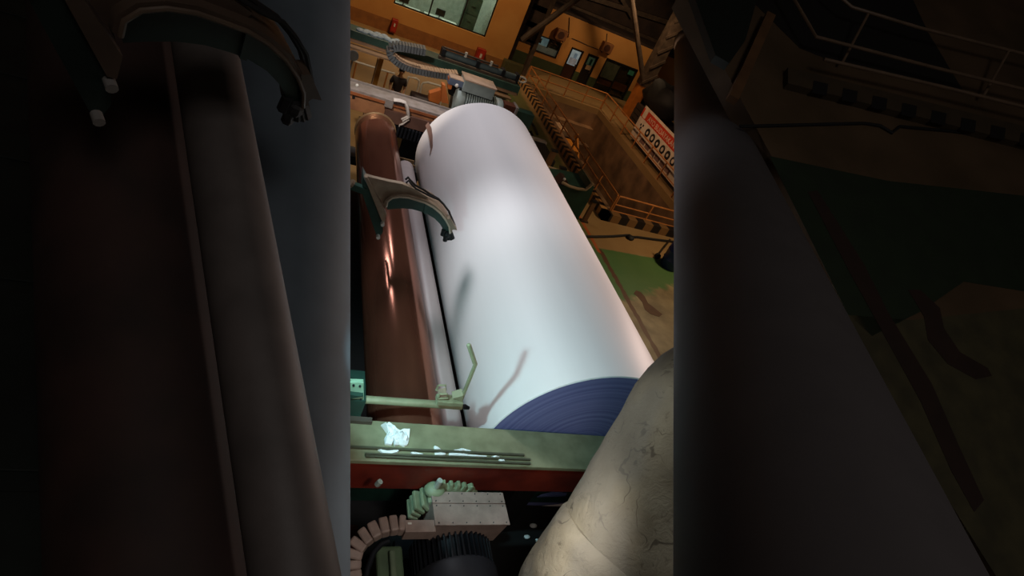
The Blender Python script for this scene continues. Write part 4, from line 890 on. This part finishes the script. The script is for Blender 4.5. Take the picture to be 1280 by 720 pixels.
# ================================================================== added bay at the right: tilted deck with kerb and rails, dimmed by colour
d_a, d_b = ray(-13, -1524), ray(1060, -998); DN = d_a.cross(d_b).normalized()
if DN.dot(ray(1060, 400)) < 0: DN = -DN
OFF = DN.dot(pD(1150, 420, 6.0)-CAM)
def D_(x, y, h=0): return pN(x, y, DN, OFF-h)     # h lifts towards the viewer
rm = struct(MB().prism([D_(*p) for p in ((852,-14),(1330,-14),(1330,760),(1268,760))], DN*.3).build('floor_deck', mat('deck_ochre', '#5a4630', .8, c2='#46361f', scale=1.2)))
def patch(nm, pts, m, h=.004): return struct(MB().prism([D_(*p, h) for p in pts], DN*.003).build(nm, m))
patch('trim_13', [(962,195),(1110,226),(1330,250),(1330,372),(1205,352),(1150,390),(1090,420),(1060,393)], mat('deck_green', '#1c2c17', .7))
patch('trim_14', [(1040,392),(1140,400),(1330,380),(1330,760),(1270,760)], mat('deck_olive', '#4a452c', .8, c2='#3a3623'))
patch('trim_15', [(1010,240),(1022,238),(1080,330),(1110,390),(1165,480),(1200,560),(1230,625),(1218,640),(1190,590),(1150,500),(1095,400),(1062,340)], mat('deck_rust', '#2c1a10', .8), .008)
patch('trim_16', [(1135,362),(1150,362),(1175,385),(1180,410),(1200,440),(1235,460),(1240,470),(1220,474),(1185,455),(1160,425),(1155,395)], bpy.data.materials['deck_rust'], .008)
patch('trim_17', [(925,-14),(1135,-14),(1160,40),(1205,115),(1050,80),(1000,60)], 'black', .006)  # flat black patch painted in place of a shaded pit
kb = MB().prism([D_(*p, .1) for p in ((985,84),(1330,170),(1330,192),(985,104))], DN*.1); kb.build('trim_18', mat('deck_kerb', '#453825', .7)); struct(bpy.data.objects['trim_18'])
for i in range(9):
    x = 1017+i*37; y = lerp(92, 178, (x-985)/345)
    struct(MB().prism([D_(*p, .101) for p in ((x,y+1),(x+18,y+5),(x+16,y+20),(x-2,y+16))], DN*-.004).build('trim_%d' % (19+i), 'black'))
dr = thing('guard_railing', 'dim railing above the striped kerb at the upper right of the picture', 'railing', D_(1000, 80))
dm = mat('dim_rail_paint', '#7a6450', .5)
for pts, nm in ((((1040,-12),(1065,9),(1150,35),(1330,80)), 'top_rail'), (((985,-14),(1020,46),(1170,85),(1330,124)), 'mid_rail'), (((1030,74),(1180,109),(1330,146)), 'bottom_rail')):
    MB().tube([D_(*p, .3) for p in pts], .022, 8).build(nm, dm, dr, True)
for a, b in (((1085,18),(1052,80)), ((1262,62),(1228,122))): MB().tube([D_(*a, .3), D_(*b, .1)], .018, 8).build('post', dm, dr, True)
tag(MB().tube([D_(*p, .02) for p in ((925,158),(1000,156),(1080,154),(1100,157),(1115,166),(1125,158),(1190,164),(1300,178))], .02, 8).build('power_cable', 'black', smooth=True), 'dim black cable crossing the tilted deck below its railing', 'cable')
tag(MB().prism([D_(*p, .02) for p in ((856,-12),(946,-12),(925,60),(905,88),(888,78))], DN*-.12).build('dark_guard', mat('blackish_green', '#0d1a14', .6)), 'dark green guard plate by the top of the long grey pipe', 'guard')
tag(MB().obar(D_(962,20,.1), D_(915,125,.1), .12, .1, tuple(DN)).build('timber_post', bpy.data.materials['post_brown']), 'dim brown post by the dark green guard plate at upper right', 'post')

# ================================================================== LIGHT
sc = bpy.context.scene
wl = bpy.data.worlds.new('world'); sc.world = wl; wl.use_nodes = True
wl.node_tree.nodes['Background'].inputs[0].default_value = (1, .75, .55, 1); wl.node_tree.nodes['Background'].inputs[1].default_value = .012
def light(kind, nm, loc, to, P, col, **k):
    d = bpy.data.lights.new(nm, kind); d.energy = P; d.color = col
    for a, b in k.items(): setattr(d, a, b)
    o = bpy.data.objects.new(nm, d); COL.objects.link(o); o.location = loc
    o.rotation_euler = (V(to)-V(loc)).to_track_quat('-Z', 'Y').to_euler(); return o
R = math.radians
light('SPOT', 'key_lamp', (1.2, 12.8, 10.5), (4.1, 10.6, 2.5), 1380, (.95, .92, 1), spot_size=R(52), spot_blend=.6, shadow_soft_size=.5)
light('SPOT', 'near_lamp', (-.3, 9.5, 7.6), (3.9, 5.4, 3), 1150, (.93, .94, 1), spot_size=R(52), spot_blend=.7, shadow_soft_size=.9)
light('SPOT', 'work_lamp', (.8, 3.15, 4.65), (3.0, 4.7, 2.8), 230, (.52, .92, 1), spot_size=R(84), spot_blend=.5, shadow_soft_size=.06)
light('SPOT', 'rear_fill', (.6, 10.6, 5.2), (2.6, 13.4, 2.6), 380, (1, .88, .78), spot_size=R(60), spot_blend=.7, shadow_soft_size=.2)  # unseen fill added to brighten the far motor and beams
light('SPOT', 'side_lamp', (9.2, 7.5, 4.7), (5, 7, 2.6), 620, (1, .76, .66), spot_size=R(120), spot_blend=.7, shadow_soft_size=.3)
light('SPOT', 'floor_lamp_sodium', (12.4, 12.5, 4.7), (9.8, 13.2, 0), 420, (1, .7, .42), spot_size=R(140), spot_blend=.7, shadow_soft_size=.3)
light('SPOT', 'pit_lamp_sodium', (11.2, 22, 5.2), (15.2, 22, .4), 520, (1, .6, .34), spot_size=R(110), spot_blend=.6, shadow_soft_size=.3)
light('SPOT', 'wall_lamp_sodium', (5, 23, 8.5), (5.5, 28, 1.4), 1300, (1, .66, .36), spot_size=R(95), spot_blend=.6, shadow_soft_size=.3)
light('SPOT', 'recess_lamp_sodium', (15, 26, 6), (15.5, 30.7, 1.2), 430, (1, .66, .36), spot_size=R(110), spot_blend=.6, shadow_soft_size=.3)
light('SPOT', 'far_floor_lamp', (3, 18, 9), (3.2, 17, 0), 1000, (1, .76, .52), spot_size=R(80), spot_blend=.6, shadow_soft_size=.3)
light('SPOT', 'motor_fill', (1.9, 1.5, 5.1), (2.3, 3.15, 2.1), 105, (1, .9, .82), spot_size=R(85), spot_blend=.6, shadow_soft_size=.2)  # unseen fill added to lift the near motor and red beam face
light('SPOT', 'lagging_fill', (1.2, 3.4, 5.5), (2.8, 1.3, 4.3), 62, (1, 1, .95), spot_size=R(75), spot_blend=.6, shadow_soft_size=.2)  # unseen fill added to brighten the lagged pipe
light('AREA', 'bay_fill', (1, -5, 15), (.8, 1.5, 4), 115, (1, .92, .88), size=3, spread=R(150))  # unseen weak fill added behind the camera for the side bays
light('AREA', 'control_room_lamp', ((wx0+wx1)/2, W1+1.6, wz1+.8), ((wx0+wx1)/2, W1+1.6, 0), 150, (1, 1, .9), size=3)
sc.view_settings.view_transform = 'Standard'; sc.view_settings.look = 'None'; sc.view_settings.gamma = 1; sc.view_settings.exposure = 0; sc.view_settings.use_curve_mapping = False
